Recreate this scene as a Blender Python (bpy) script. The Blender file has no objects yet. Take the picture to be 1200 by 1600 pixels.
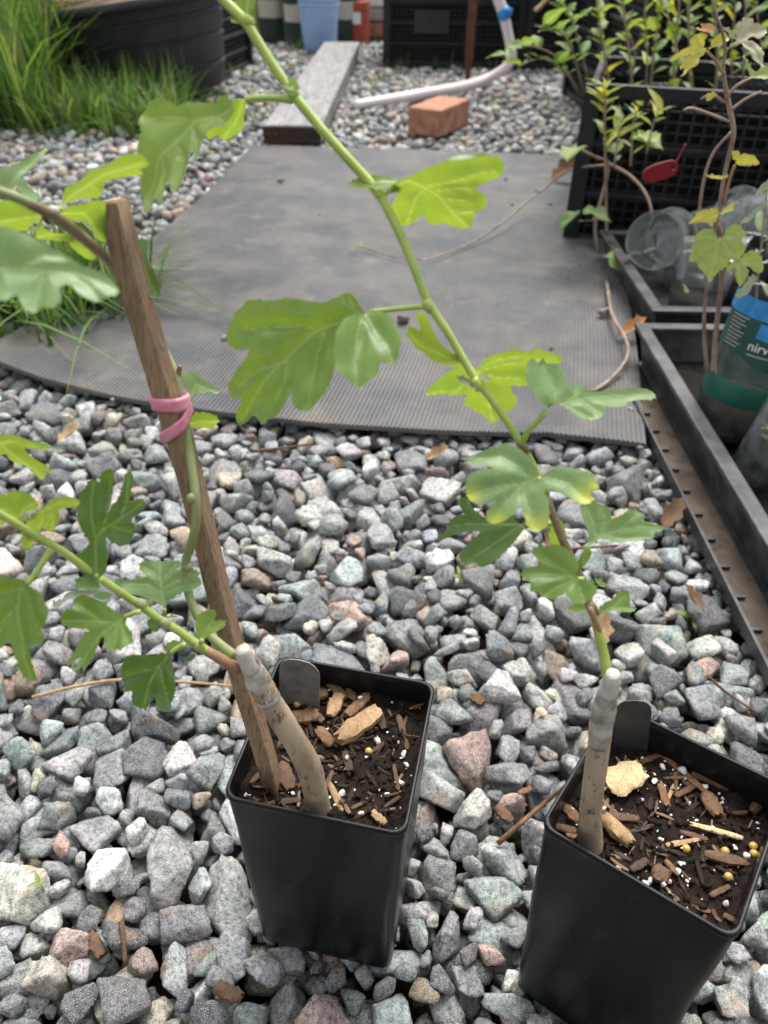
import bpy, math, random
import numpy as np
from mathutils import Vector, Matrix, noise
from mathutils.geometry import delaunay_2d_cdt

sc = bpy.context.scene
C = sc.collection
rad = math.radians
random.seed(7)
RNG = np.random.default_rng(11)

# ------------------------------------------------------------------ camera
PITCH, ROLL, CAMH, FPX = 0.659, 0.015, 0.525, 1202.0
_f = Vector((0, math.cos(PITCH), -math.sin(PITCH)))
_r0 = Vector((1, 0, 0)); _u0 = _r0.cross(_f)
_c, _s = math.cos(ROLL), math.sin(ROLL)
RIGHT = _r0 * _c + _u0 * _s
UP = _u0 * _c - _r0 * _s
FWD = _f
EYE = Vector((0, 0, CAMH))
cam = bpy.data.cameras.new('camera'); camo = bpy.data.objects.new('camera', cam); C.objects.link(camo)
m = Matrix.Identity(4)
for i, ax in enumerate((RIGHT, UP, -FWD)):
    for j in range(3): m[j][i] = ax[j]
m.translation = EYE
camo.matrix_world = m
cam.sensor_fit = 'VERTICAL'; cam.lens = 26.0; cam.sensor_height = 26.0 * 1600 / FPX
cam.clip_start = 0.01; cam.clip_end = 500
cam.dof.use_dof = True; cam.dof.focus_distance = 0.43; cam.dof.aperture_fstop = 10.0
sc.camera = camo

# ------------------------------------------------------------------ light
SUN_EL, SUN_AZ = rad(62), rad(20)          # azimuth measured from +Y (away from the camera) towards +X
w = bpy.data.worlds.new('World'); sc.world = w; w.use_nodes = True
nt = w.node_tree; nt.nodes.clear()
out = nt.nodes.new('ShaderNodeOutputWorld'); bg = nt.nodes.new('ShaderNodeBackground')
sky = nt.nodes.new('ShaderNodeTexSky'); hs = nt.nodes.new('ShaderNodeHueSaturation')
sky.sky_type = 'NISHITA'; sky.sun_disc = False; sky.sun_elevation = SUN_EL; sky.sun_rotation = SUN_AZ
sky.air_density = 1.0; sky.dust_density = 4.0; sky.ozone_density = 1.0
hs.inputs['Saturation'].default_value = 0.22      # a veil of cloud: the sky's light is nearly white
nt.links.new(sky.outputs[0], hs.inputs['Color']); nt.links.new(hs.outputs[0], bg.inputs[0])
bg.inputs[1].default_value = 0.15
nt.links.new(bg.outputs[0], out.inputs[0])
sun = bpy.data.lights.new('sun', 'SUN'); sun.energy = 1.5; sun.angle = rad(35); sun.color = (1, .97, .92)
suno = bpy.data.objects.new('sun', sun); C.objects.link(suno)
sdir = Vector((math.sin(SUN_AZ) * math.cos(SUN_EL), math.cos(SUN_AZ) * math.cos(SUN_EL), math.sin(SUN_EL)))
suno.rotation_euler = sdir.to_track_quat('Z', 'Y').to_euler(); suno.location = (0, 0, 5)
sc.view_settings.view_transform = 'Standard'; sc.view_settings.look = 'None'
sc.view_settings.exposure = 1.05; sc.view_settings.gamma = 1
sc.view_settings.use_curve_mapping = False
sc.render.film_transparent = False

# ------------------------------------------------------------------ pixel helpers (photo is 1200 x 1600)
def ray(px, py): return RIGHT * ((px - 600) / FPX) + UP * ((800 - py) / FPX) + FWD
def gnd(px, py, z=0.0):
    d = ray(px, py); return EYE + d * ((z - CAMH) / d.z)
def atY(px, py, Y):
    d = ray(px, py); return EYE + d * (Y / d.y)
def atX(px, py, X):
    d = ray(px, py); return EYE + d * (X / d.x)
def onplane(px, py, p0, n):
    d = ray(px, py); return EYE + d * ((p0 - EYE).dot(n) / d.dot(n))
def project(p):
    q = Vector(p) - EYE; z = q.dot(FWD)
    return 600 + FPX * q.dot(RIGHT) / z, 800 - FPX * q.dot(UP) / z, z

# ------------------------------------------------------------------ objects
def tag(o, label=None, cat=None, group=None, kind=None):
    if label: o['label'] = label
    if cat: o['category'] = cat
    if group: o['group'] = group
    if kind: o['kind'] = kind
    return o
def thing(name, label, cat, loc=(0, 0, 0), group=None):
    o = bpy.data.objects.new(name, None); o.empty_display_size = .02
    C.objects.link(o); o.location = loc
    return tag(o, label, cat, group)
def origin(o):
    v = Vector((0, 0, 0))
    while o is not None: v = v + o.location; o = o.parent
    return v
class MB:
    def __init__(s): s.v = []; s.f = []
    def add(s, vs, fs):
        b = len(s.v); s.v += [tuple(x) for x in vs]; s.f += [tuple(i + b for i in q) for q in fs]
        return s
    def hexa(s, p):      # 8 corners: bottom 4 ccw, top 4
        return s.add(p, [(3, 2, 1, 0), (4, 5, 6, 7), (0, 1, 5, 4), (1, 2, 6, 5), (2, 3, 7, 6), (3, 0, 4, 7)])
    def box(s, c, d, R=None):
        c = Vector(c); P = []
        for sz in (-1, 1):
            for sx, sy in ((-1, -1), (1, -1), (1, 1), (-1, 1)):
                q = Vector((sx * d[0] / 2, sy * d[1] / 2, sz * d[2] / 2))
                if R is not None: q = R @ q
                P.append(c + q)
        return s.hexa(P)
    def tube(s, pts, rr, n=8, cap=True, wob=0, squash=1.0):
        pts = [Vector(p) for p in pts]; N = len(pts)
        if not hasattr(rr, '__len__'): rr = [rr] * N
        t0 = (pts[1] - pts[0]).normalized()
        nrm = t0.orthogonal().normalized(); vs = []
        for i in range(N):
            t = (pts[min(i + 1, N - 1)] - pts[max(i - 1, 0)]).normalized()
            nrm = (nrm - t * nrm.dot(t)).normalized(); b = t.cross(nrm)
            for k in range(n):
                a = 2 * math.pi * k / n
                r = rr[i] * (1 + (wob * noise.noise(pts[i] * 300 + Vector((k * 1.7, 0, 0))) if wob else 0))
                vs.append(pts[i] + nrm * (r * math.cos(a)) + b * (r * squash * math.sin(a)))
        fs = [(i * n + k, i * n + (k + 1) % n, (i + 1) * n + (k + 1) % n, (i + 1) * n + k) for i in range(N - 1) for k in range(n)]
        if cap: fs += [tuple(range(n - 1, -1, -1)), tuple((N - 1) * n + k for k in range(n))]
        return s.add(vs, fs)
    def lathe(s, prof, n=32, M=None, closed=False):
        vs = []
        for r, z in prof:
            for k in range(n):
                a = 2 * math.pi * k / n; p = Vector((r * math.cos(a), r * math.sin(a), z))
                vs.append(M @ p if M is not None else p)
        N = len(prof)
        return s.add(vs, [(i * n + k, i * n + (k + 1) % n, (i + 1) * n + (k + 1) % n, (i + 1) * n + k) for i in range(N - 1) for k in range(n)])
    def build(s, name, mat, parent=None, smooth=False, local=False, at=None):
        me = bpy.data.meshes.new(name)
        off = Vector((0, 0, 0))
        if parent is not None and not local: off = origin(parent)
        elif at is not None: off = Vector(at)
        me.from_pydata([(x[0] - off.x, x[1] - off.y, x[2] - off.z) for x in s.v], [], s.f)
        if mat: me.materials.append(mat)
        if smooth is True: me.polygons.foreach_set('use_smooth', [True] * len(me.polygons))
        elif smooth: me.polygons.foreach_set('use_smooth', [True] * len(me.polygons)); me.set_sharp_from_angle(angle=rad(smooth))
        me.update()
        o = bpy.data.objects.new(name, me); C.objects.link(o)
        if at is not None and parent is None: o.location = at
        if parent is not None: o.parent = parent
        return o
def smooth_path(pts, n=6):
    pts = [Vector(p) for p in pts]
    P = [pts[0] * 2 - pts[1]] + pts + [pts[-1] * 2 - pts[-2]]; o = []
    for i in range(1, len(P) - 2):
        for k in range(n):
            t = k / n
            o.append(.5 * ((2 * P[i]) + (P[i + 1] - P[i - 1]) * t + (2 * P[i - 1] - 5 * P[i] + 4 * P[i + 1] - P[i + 2]) * t * t + (3 * P[i] - P[i - 1] - 3 * P[i + 1] + P[i + 2]) * t ** 3))
    return o + [pts[-1]]
def lerp_list(a, n):
    a = list(a); return [float(x) for x in np.interp(np.linspace(0, len(a) - 1, n), range(len(a)), a)]

# ------------------------------------------------------------------ materials
class Mat:
    def __init__(s, name):
        s.m = bpy.data.materials.new(name); s.m.use_nodes = True
        s.t = s.m.node_tree; s.t.nodes.clear(); s.out = s.n('OutputMaterial')
        s.pos = s.n('NewGeometry')
    def n(s, k, **kw):
        o = s.t.nodes.new('ShaderNode' + k)
        for a, b in kw.items():
            if hasattr(o, a): setattr(o, a, b)
        return o
    def l(s, a, b): s.t.links.new(a, b)
    def put(s, sock, v):
        if hasattr(v, 'is_output'): s.l(v, sock)
        else: sock.default_value = v
    def noise(s, scale, detail=4, rough=.55, vec=None, dist=0):
        o = s.n('TexNoise'); o.inputs['Scale'].default_value = scale; o.inputs['Detail'].default_value = detail
        o.inputs['Roughness'].default_value = rough; o.inputs['Distortion'].default_value = dist
        s.l(vec if vec is not None else s.pos.outputs['Position'], o.inputs['Vector'])
        return o.outputs[0]
    def ramp(s, fac, stops):
        o = s.n('ValToRGB'); s.l(fac, o.inputs[0]); e = o.color_ramp.elements
        while len(e) < len(stops): e.new(.5)
        for q, (p, c) in zip(e, stops):
            q.position = p; q.color = (c, c, c, 1) if not hasattr(c, '__len__') else (*c[:3], 1)
        return o.outputs[0]
    def mix(s, f, a, b, mode='MIX'):
        o = s.n('Mix'); o.data_type = 'RGBA'; o.blend_type = mode
        s.put(o.inputs[0], f)
        for i, v in ((6, a), (7, b)):
            if hasattr(v, 'is_output'): s.l(v, o.inputs[i])
            else: o.inputs[i].default_value = (v, v, v, 1) if not hasattr(v, '__len__') else (*v[:3], 1)
        return o.outputs[2]
    def math(s, op, a, b=0.0, clamp=False):
        o = s.n('Math'); o.operation = op; o.use_clamp = clamp; s.put(o.inputs[0], a); s.put(o.inputs[1], b); return o.outputs[0]
    def attr(s, name):
        o = s.n('Attribute'); o.attribute_name = name; return o
    def scaled(s, vec):
        o = s.n('Mapping'); o.inputs['Scale'].default_value = vec; s.l(s.pos.outputs['Position'], o.inputs['Vector']); return o.outputs[0]
    def objcoord(s, vec=(1, 1, 1)):
        q = s.n('TexCoord'); o = s.n('Mapping'); o.inputs['Scale'].default_value = vec; s.l(q.outputs['Object'], o.inputs['Vector']); return o.outputs[0]
    def bump(s, h, strength=.5, dist=.001):
        o = s.n('Bump'); o.inputs['Strength'].default_value = strength; o.inputs['Distance'].default_value = dist
        s.l(h, o.inputs['Height']); return o.outputs[0]
    def bsdf(s, col, rough=.6, normal=None, spec=.5, **kw):
        b = s.n('BsdfPrincipled')
        if hasattr(col, 'is_output'): s.l(col, b.inputs['Base Color'])
        else: b.inputs['Base Color'].default_value = (*col[:3], 1)
        s.put(b.inputs['Roughness'], rough); b.inputs['Specular IOR Level'].default_value = spec
        if normal is not None: s.l(normal, b.inputs['Normal'])
        for k, v in kw.items(): s.put(b.inputs[k], v)
        return b.outputs[0]
    def done(s, sh): s.l(sh, s.out.inputs[0]); return s.m

def stone_material(name, use_obj):
    q = Mat(name)
    if use_obj:
        oi = q.n('ObjectInfo'); base = oi.outputs['Color']; rnd = oi.outputs['Random']
    else:
        base = q.attr('scol').outputs['Color']; rnd = q.attr('scol').outputs['Alpha']
    P = q.pos.outputs['Position']
    off = q.n('VectorMath'); off.operation = 'ADD'; q.l(P, off.inputs[0])
    cm = q.n('CombineXYZ')
    for i, k in enumerate((3.1, 7.7, 5.3)): q.l(q.math('MULTIPLY', rnd, k), cm.inputs[i])
    q.l(cm.outputs[0], off.inputs[1]); V = off.outputs[0]
    big = q.noise(70, 2, .6, V); mid = q.noise(300, 3, .7, V); fine = q.noise(1500, 1, .6, V)
    # foliation: stretched noise along a direction that differs from stone to stone
    rot = q.n('VectorRotate'); rot.rotation_type = 'EULER_XYZ'; q.l(V, rot.inputs['Vector'])
    cr = q.n('CombineXYZ')
    for i, k in enumerate((9.0, 17.0, 29.0)): q.l(q.math('MULTIPLY', rnd, k), cr.inputs[i])
    q.l(cr.outputs[0], rot.inputs['Rotation'])
    mp = q.n('Mapping'); mp.inputs['Scale'].default_value = (90, 90, 700); q.l(rot.outputs[0], mp.inputs['Vector'])
    band = q.noise(1.0, 2, .6, mp.outputs[0])
    c = q.mix(q.ramp(big, [(.3, 0), (.7, 1)]), q.mix(1, base, (.62, .64, .66), 'MULTIPLY'), q.mix(1, base, (1.28, 1.26, 1.22), 'MULTIPLY'))
    c = q.mix(q.ramp(band, [(.35, 0), (.65, .75)]), c, q.mix(1, c, (1.7, 1.68, 1.62), 'MULTIPLY'))
    c = q.mix(q.ramp(mid, [(.36, .95), (.54, 0)]), c, q.mix(1, c, (.33, .35, .38), 'MULTIPLY'))
    c = q.mix(q.ramp(fine, [(.56, 0), (.68, .6)]), c, (.55, .55, .53))
    c = q.mix(q.ramp(fine, [(.3, .8), (.42, 0)]), c, q.mix(1, c, (.3, .3, .32), 'MULTIPLY'))
    rust = q.noise(45, 1, .6, V)
    c = q.mix(q.ramp(rust, [(.63, 0), (.74, .4)]), c, (.34, .2, .09))
    h = q.math('ADD', mid, q.math('MULTIPLY', fine, .5))
    return q.done(q.bsdf(c, q.ramp(mid, [(.3, .45), (.7, .8)]), q.bump(h, .8, .0016), .4))
M_STONE = stone_material('gravel stone', True)
M_GRAVEL = stone_material('gravel', False)

def simple(name, col, rough=.6, var=.25, scale=60, spec=.4, bump=0, bscale=200, dust=None, metallic=0, stretch=None):
    q = Mat(name)
    v = q.objcoord(stretch) if stretch else None
    nz = q.noise(scale, 5, .6, v)
    lo = [x * (1 - var) for x in col]; hi = [min(1, x * (1 + var)) for x in col]
    c = q.mix(q.ramp(nz, [(.3, 0), (.7, 1)]), lo, hi)
    if dust:
        dn = q.noise(dust[1], 5, .65); c = q.mix(q.ramp(dn, [(.45, 0), (.75, dust[2])]), c, dust[0])
    nrm = q.bump(q.noise(bscale, 4, .6, v), bump, .002) if bump else None
    return q.done(q.bsdf(c, q.ramp(nz, [(.2, max(.05, rough - .1)), (.8, min(1, rough + .1))]), nrm, spec, Metallic=metallic))

def black_pot():
    q = Mat('black pot plastic')
    n1 = q.noise(14, 5, .6); n2 = q.noise(90, 4, .7, q.objcoord((1, 1, .35)))
    c = q.mix(q.ramp(n1, [(.35, 0), (.75, .35)]), (.006, .0065, .0075), (.016, .015, .014))
    c = q.mix(q.ramp(n2, [(.6, 0), (.72, .35)]), c, (.035, .033, .03))
    sp = q.noise(900, 1, .5); c = q.mix(q.ramp(sp, [(.78, 0), (.8, .7)]), c, (.3, .29, .27))
    return q.done(q.bsdf(c, q.ramp(n1, [(.3, .22), (.7, .4)]), q.bump(q.noise(25, 2), .12, .003), .2))
M_POT = black_pot()
M_BLACK = simple('dusty black plastic', (.010, .010, .011), .45, .35, 30, .35, .15, 120, ((.05, .047, .043), 18, .35))
M_TRAY = simple('grey black tray plastic', (.025, .025, .026), .42, .3, 40, .45, .2, 150, ((.16, .15, .14), 25, .55))
M_TUB = simple('tub plastic', (.02, .02, .023), .5, .2, 12, .35, .05, 60, ((.06, .06, .06), 6, .4))
def rubber():
    q = Mat('ribbed rubber')
    n1 = q.noise(3.5, 5, .6); n2 = q.noise(22, 5, .65); sep = q.n('SeparateXYZ'); q.l(q.pos.outputs['Position'], sep.inputs[0])
    n3 = q.noise(8, 5, .7)
    c = q.mix(q.ramp(n1, [(.35, 0), (.7, .8)]), (.05, .052, .057), (.1, .1, .104))
    c = q.mix(q.ramp(n3, [(.42, 0), (.75, .6)]), c, (.2, .17, .135))
    c = q.mix(q.ramp(n2, [(.55, 0), (.75, .5)]), c, (.24, .215, .19))
    return q.done(q.bsdf(c, q.ramp(n2, [(.3, .5), (.7, .72)]), q.bump(n2, .2, .001), .4))
M_RUBBER = rubber()
def wood(name, a, b, scale=(60, 60, 6), rough=.75, bump=.35):
    q = Mat(name); v = q.objcoord(scale)
    g = q.noise(1, 5, .65, v, .6); g2 = q.noise(4, 3, .6, v); bl = q.noise(18, 3)
    c = q.mix(q.ramp(g, [(.3, 0), (.7, 1)]), a, b)
    c = q.mix(q.ramp(g2, [(.35, .7), (.5, 0)]), c, [x * .5 for x in a])
    c = q.mix(q.ramp(bl, [(.5, 0), (.75, .5)]), c, [x * .6 for x in a])
    return q.done(q.bsdf(c, rough, q.bump(g, bump, .001), .3))
M_STAKE = wood('stake wood', (.2, .13, .075), (.34, .235, .145), (300, 300, 14))
M_PLANK = wood('weathered plank', (.16, .155, .155), (.32, .31, .3), (40, 4, 40))
M_CHIPS = [wood('wood chip %d' % i, a, b, (220, 220, 50)) for i, (a, b) in enumerate([
    ((.12, .06, .03), (.26, .15, .08)), ((.08, .045, .027), (.17, .095, .055)), ((.28, .17, .085), (.46, .31, .17)), ((.05, .03, .022), (.1, .06, .04)), ((.5, .34, .17), (.72, .55, .33))])]
M_SOIL = simple('potting soil', (.014, .009, .0065), .9, .6, 220, .2, .9, 500, ((.05, .03, .02), 130, .5))
M_LITTER = simple('shade-dark litter', (.010, .008, .007), .95, .6, 120, .15, .9, 300, ((.03, .02, .014), 60, .5))  # near black: shade between the crowded tray's contents is put into this colour
M_GUTTER = simple('gutter dirt', (.11, .085, .065), .95, .5, 60, .2, .6, 200, ((.03, .028, .026), 30, .8))
M_SHADEBOX = simple('black crate liner', (.007, .007, .008), .85, .3, 60, .2, .3, 200)  # for the added boxes that darken the insides of the crates
M_DIRT = simple('dirt', (.04, .03, .022), .95, .4, 25, .2, .6, 120, ((.022, .018, .014), 9, .8))
M_PERL = simple('perlite', (.72, .7, .66), .8, .15, 400, .3, .3, 900)
M_BEAD = simple('fertiliser bead', (.5, .34, .09), .3, .2, 500, .5)
def bark():
    q = Mat('young bark'); v = q.objcoord((1, 1, .45))
    n1 = q.noise(60, 4, .6, v); n2 = q.noise(260, 4, .65, v); n3 = q.noise(30, 3)
    c = q.mix(q.ramp(n1, [(.3, 0), (.7, 1)]), (.25, .18, .11), (.46, .37, .26))
    c = q.mix(q.ramp(n3, [(.5, 0), (.75, .5)]), c, (.2, .2, .11))
    c = q.mix(q.ramp(n2, [(.33, .8), (.42, 0)]), c, (.06, .045, .035))
    return q.done(q.bsdf(c, .6, q.bump(n2, .35, .0012), .35))
M_BARK = bark()
def film():
    q = Mat('grafting film'); n = q.noise(120, 4, .6, q.objcoord((1, 1, 1)))
    c = q.mix(q.ramp(n, [(.35, 0), (.65, 1)]), (.2, .165, .125), (.5, .46, .41))
    return q.done(q.bsdf(c, .28, q.bump(n, .5, .002), .6))
M_FILM = film()
M_WAX = simple('grafting wax', (.5, .46, .4), .35, .2, 200, .5, .3, 300)
def green_stem(name, a, b):
    q = Mat(name); n = q.noise(45, 3, .6)
    c = q.mix(q.ramp(n, [(.35, 0), (.65, 1)]), a, b)
    return q.done(q.bsdf(c, .42, q.bump(q.noise(700, 3), .15, .0008), .4, **{'Subsurface Weight': .15, 'Subsurface Radius': (.002, .003, .001), 'Subsurface Scale': .5}))
M_SHOOT = green_stem('green shoot', (.26, .36, .07), (.42, .52, .13))
M_SHOOT2 = green_stem('olive shoot', (.2, .24, .09), (.32, .34, .16))
M_SHOOT3 = green_stem('brown shoot', (.16, .11, .06), (.27, .22, .11))
M_VINEST = green_stem('vine stem', (.2, .13, .1), (.34, .25, .19))
M_REDST = green_stem('red petiole', (.26, .13, .09), (.34, .22, .13))

def leaf_material(name, dark, light, trans, tfac=.42, vein=(.42, .52, .2), rough=.36, under=(.24, .36, .12)):
    q = Mat(name)
    a = q.attr('vein'); y = q.attr('yel')
    n = q.noise(120, 4, .6); n2 = q.noise(900, 2, .6)
    c = q.mix(q.ramp(n, [(.3, 0), (.7, 1)]), dark, light)
    c = q.mix(q.ramp(n2, [(.4, .25), (.55, 0)]), c, [x * .7 for x in dark])
    c = q.mix(y.outputs['Fac'], c, (.55, .58, .06))
    # the underside is paler and duller than the upper side
    c = q.mix(q.math('MULTIPLY', q.pos.outputs['Backfacing'], .35), c, under)
    c = q.mix(q.math('MULTIPLY', a.outputs['Fac'], .42), c, vein)
    t = q.mix(q.math('MULTIPLY', a.outputs['Fac'], .45), q.mix(q.ramp(n, [(.3, 0), (.7, 1)]), [x * .85 for x in trans], trans), (.62, .72, .2))
    r = q.math('ADD', q.math('MULTIPLY', q.pos.outputs['Backfacing'], .25), rough)
    nm = q.bump(q.math('ADD', q.noise(420, 3), q.math('MULTIPLY', a.outputs['Fac'], -.8)), .28, .0006)
    p = q.bsdf(c, r, nm, .6)
    tr = q.n('BsdfTranslucent'); q.l(t, tr.inputs[0])
    mx = q.n('MixShader'); mx.inputs[0].default_value = tfac
    q.l(p, mx.inputs[1]); q.l(tr.outputs[0], mx.inputs[2])
    return q.done(mx.outputs[0])
M_LEAF = leaf_material('hawthorn leaf', (.13, .235, .045), (.185, .30, .07), (.30, .43, .025), .40)
M_LEAFP = leaf_material('pale hawthorn leaf', (.17, .27, .10), (.235, .345, .145), (.28, .42, .05), .34, rough=.42)
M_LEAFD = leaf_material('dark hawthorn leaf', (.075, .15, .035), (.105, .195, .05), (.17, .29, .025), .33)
M_LEAFY = leaf_material('young hawthorn leaf', (.16, .26, .04), (.22, .33, .06), (.29, .405, .03), .48)
M_VLEAF = leaf_material('vine leaf', (.2, .28, .07), (.3, .38, .12), (.45, .52, .05), .4, (.45, .5, .25))
M_VYEL = leaf_material('yellow vine leaf', (.42, .4, .05), (.55, .5, .09), (.62, .55, .05), .4, (.6, .55, .2))
M_VBRN = leaf_material('bleached vine leaf', (.34, .32, .2), (.5, .48, .32), (.4, .35, .15), .3, (.5, .45, .35), .6, (.45, .42, .3))
M_VORG = leaf_material('orange vine leaf', (.5, .22, .09), (.6, .36, .16), (.5, .24, .08), .25, (.55, .36, .18), .6, (.4, .22, .12))
M_SAGE = leaf_material('sage leaf', (.22, .27, .17), (.34, .39, .27), (.3, .38, .15), .3, (.4, .45, .3), .55)
M_BUSH = leaf_material('bush leaf', (.08, .16, .04), (.16, .27, .08), (.28, .42, .05), .4)
M_DRY = leaf_material('dry leaf', (.08, .045, .028), (.17, .095, .055), (.25, .13, .05), .12, (.25, .16, .08), .7, (.26, .17, .1))
def grass_mat():
    q = Mat('grass'); n = q.noise(6, 3); a = q.attr('scol').outputs['Color']
    p = q.bsdf(a, .5, None, .35); t = q.n('BsdfTranslucent'); q.l(q.mix(1, a, (1.5, 1.5, .8), 'MULTIPLY'), t.inputs[0])
    mx = q.n('MixShader'); mx.inputs[0].default_value = .45; q.l(p, mx.inputs[1]); q.l(t.outputs[0], mx.inputs[2])
    return q.done(mx.outputs[0])
M_GRASS = grass_mat()
M_PINK = simple('pink rubber band', (.62, .2, .28), .45, .25, 150, .4, .2, 400, ((.75, .45, .5), 90, .7))
M_TAG = simple('grey plant tag', (.14, .13, .12), .4, .4, 120, .5, .2, 500, ((.16, .14, .12), 160, .6))
M_TAGB = simple('black plant tag', (.035, .034, .036), .45, .25, 80, .45)
M_BRICK = simple('brick', (.36, .165, .10), .85, .35, 30, .2, .6, 150, ((.5, .36, .28), 22, .6))
M_RUST = simple('rusty iron', (.1, .045, .028), .8, .4, 50, .3, .3, 200)
M_HOSE = simple('white hose', (.72, .64, .63), .4, .08, 8, .4)
M_BLUE = simple('blue bucket', (.30, .46, .72), .4, .1, 8, .4, 0, 100, ((.5, .6, .75), 6, .6))
M_CLAMP = simple('blue clamp', (.04, .25, .6), .4, .1, 50, .4)
M_DGREEN = simple('dark green pot', (.03, .045, .03), .5, .2, 20, .4)
M_CREAM = simple('cream label', (.5, .46, .38), .7, .15, 60, .3)
M_RED = simple('red plastic', (.36, .07, .04), .5, .15, 20, .4)
M_REDTAG = simple('dark red tag', (.2, .010, .018), .4, .15, 60, .4)
M_WHITE = simple('white paper', (.75, .75, .73), .7, .05, 40, .3)
M_CONC = simple('concrete', (.36, .34, .32), .9, .2, 20, .2, .4, 100)
def clear(name, tint=(.9, .92, .92), cloud=.12, colr=(.5, .52, .52)):
    q = Mat(name); n = q.noise(45, 4, .6)
    tr = q.n('BsdfTransparent'); tr.inputs[0].default_value = (*tint, 1)
    df = q.bsdf(colr, .4, None, .5)
    gl = q.n('BsdfGlossy'); gl.inputs['Roughness'].default_value = .08
    fr = q.n('Fresnel'); fr.inputs[0].default_value = 1.45
    m1 = q.n('MixShader'); q.l(q.ramp(n, [(.35, cloud * .5), (.75, min(1, cloud * 2.2))]), m1.inputs[0]); q.l(tr.outputs[0], m1.inputs[1]); q.l(df, m1.inputs[2])
    m2 = q.n('MixShader'); q.l(q.math('MULTIPLY', fr.outputs[0], .8), m2.inputs[0]); q.l(m1.outputs[0], m2.inputs[1]); q.l(gl.outputs[0], m2.inputs[2])
    return q.done(m2.outputs[0])
M_CLEAR = clear('clear plastic', cloud=.07)
M_CLOUD = clear('cloudy plastic', (.84, .87, .86), .26, (.34, .37, .36))
M_SMOKE = clear('smoky plastic', (.3, .32, .33), .5, (.06, .065, .07))
M_TEAL = simple('teal label', (.012, .065, .055), .35, .15, 40, .4)
M_DTEAL = simple('deep green band', (.008, .085, .06), .35, .2, 40, .4)
M_BLAB = simple('blue label', (.03, .22, .48), .35, .25, 80, .4)

# ------------------------------------------------------------------ the setting: ground and gravel
POT_S, POT_H, POT_T = .092, .1805, .925
def pot_matrix(x, y, yaw, tx, ty, z=0):
    return Matrix.Translation((x, y, z)) @ Matrix.Rotation(tx, 4, 'X') @ Matrix.Rotation(ty, 4, 'Y') @ Matrix.Rotation(yaw, 4, 'Z')
MA = pot_matrix(-.0254, .256, -.197, .0334, .0095)
MBm = pot_matrix(.1443, .2081, -.6164, -.0247, -.0133)
MAT_C = [Vector((-.575, .985)), Vector((.320, .80)), Vector((.50, 2.27)), Vector((-.385, 2.335))]   # NL NR FR FL
def mat_uv(u, v):
    a = MAT_C[0].lerp(MAT_C[1], u); b = MAT_C[3].lerp(MAT_C[2], u); p = a.lerp(b, v)
    p.y -= .05 * math.sin(math.pi * min(1, u * 1.15)) ** .8 * (1 - v) ** 2 if u < .87 else 0
    p.x += .03 * math.sin(math.pi * v) * (1 - u) + .036 * math.sin(math.pi * min(1, v * 1.3)) * u
    return p
ground = MB().add([(-60, -60, -.055), (60, -60, -.055), (60, 90, -.055), (-60, 90, -.055)], [(0, 1, 2, 3)]).build('ground', M_DIRT)
tag(ground, 'brown dirt under the gravel and the grass', 'ground', kind='structure')

def ico(sub):
    import bmesh
    b = bmesh.new(); bmesh.ops.create_icosphere(b, subdivisions=sub, radius=1)
    v = np.array([x.co[:] for x in b.verts]); f = np.array([[q.index for q in x.verts] for x in b.faces]); b.free()
    return v, f
ICO = {k: ico(k) for k in (2, 3, 4)}
class Stone: pass
PROTO = []
for i in range(30):
    s = Stone(); r = np.random.default_rng(100 + i)
    ax = np.array([1, r.uniform(.52, .88), r.uniform(.34, .62)]) * .5
    n = r.normal(size=(r.integers(6, 11), 3)); n /= np.linalg.norm(n, axis=1)[:, None]
    n = np.vstack([n, np.eye(3), -np.eye(3)])
    d = np.linalg.norm(n * ax, axis=1) * np.concatenate([r.uniform(.52, .9, len(n) - 6), np.ones(6)])
    s.n, s.d, s.v = n, d, {}
    for k in (2, 3, 4):
        dr = ICO[k][0]; q = np.maximum(dr @ n.T, 1e-4) / d
        p = r.integers(40, 110) if k == 2 else pp
        pp = p
        rr = (q ** p).sum(1) ** (-1 / p)
        v = dr * rr[:, None]
        if k >= 3:
            dsp = np.array([noise.noise(Vector(x * 5 + i * 3.3)) * .05 + noise.noise(Vector(x * 11 + i)) * .03 + (noise.noise(Vector(x * 24 + i)) * .015 if k == 4 else 0) for x in v])
            v = v * (1 + dsp[:, None] * 1.3)
        s.v[k] = v
    PROTO.append(s)

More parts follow.
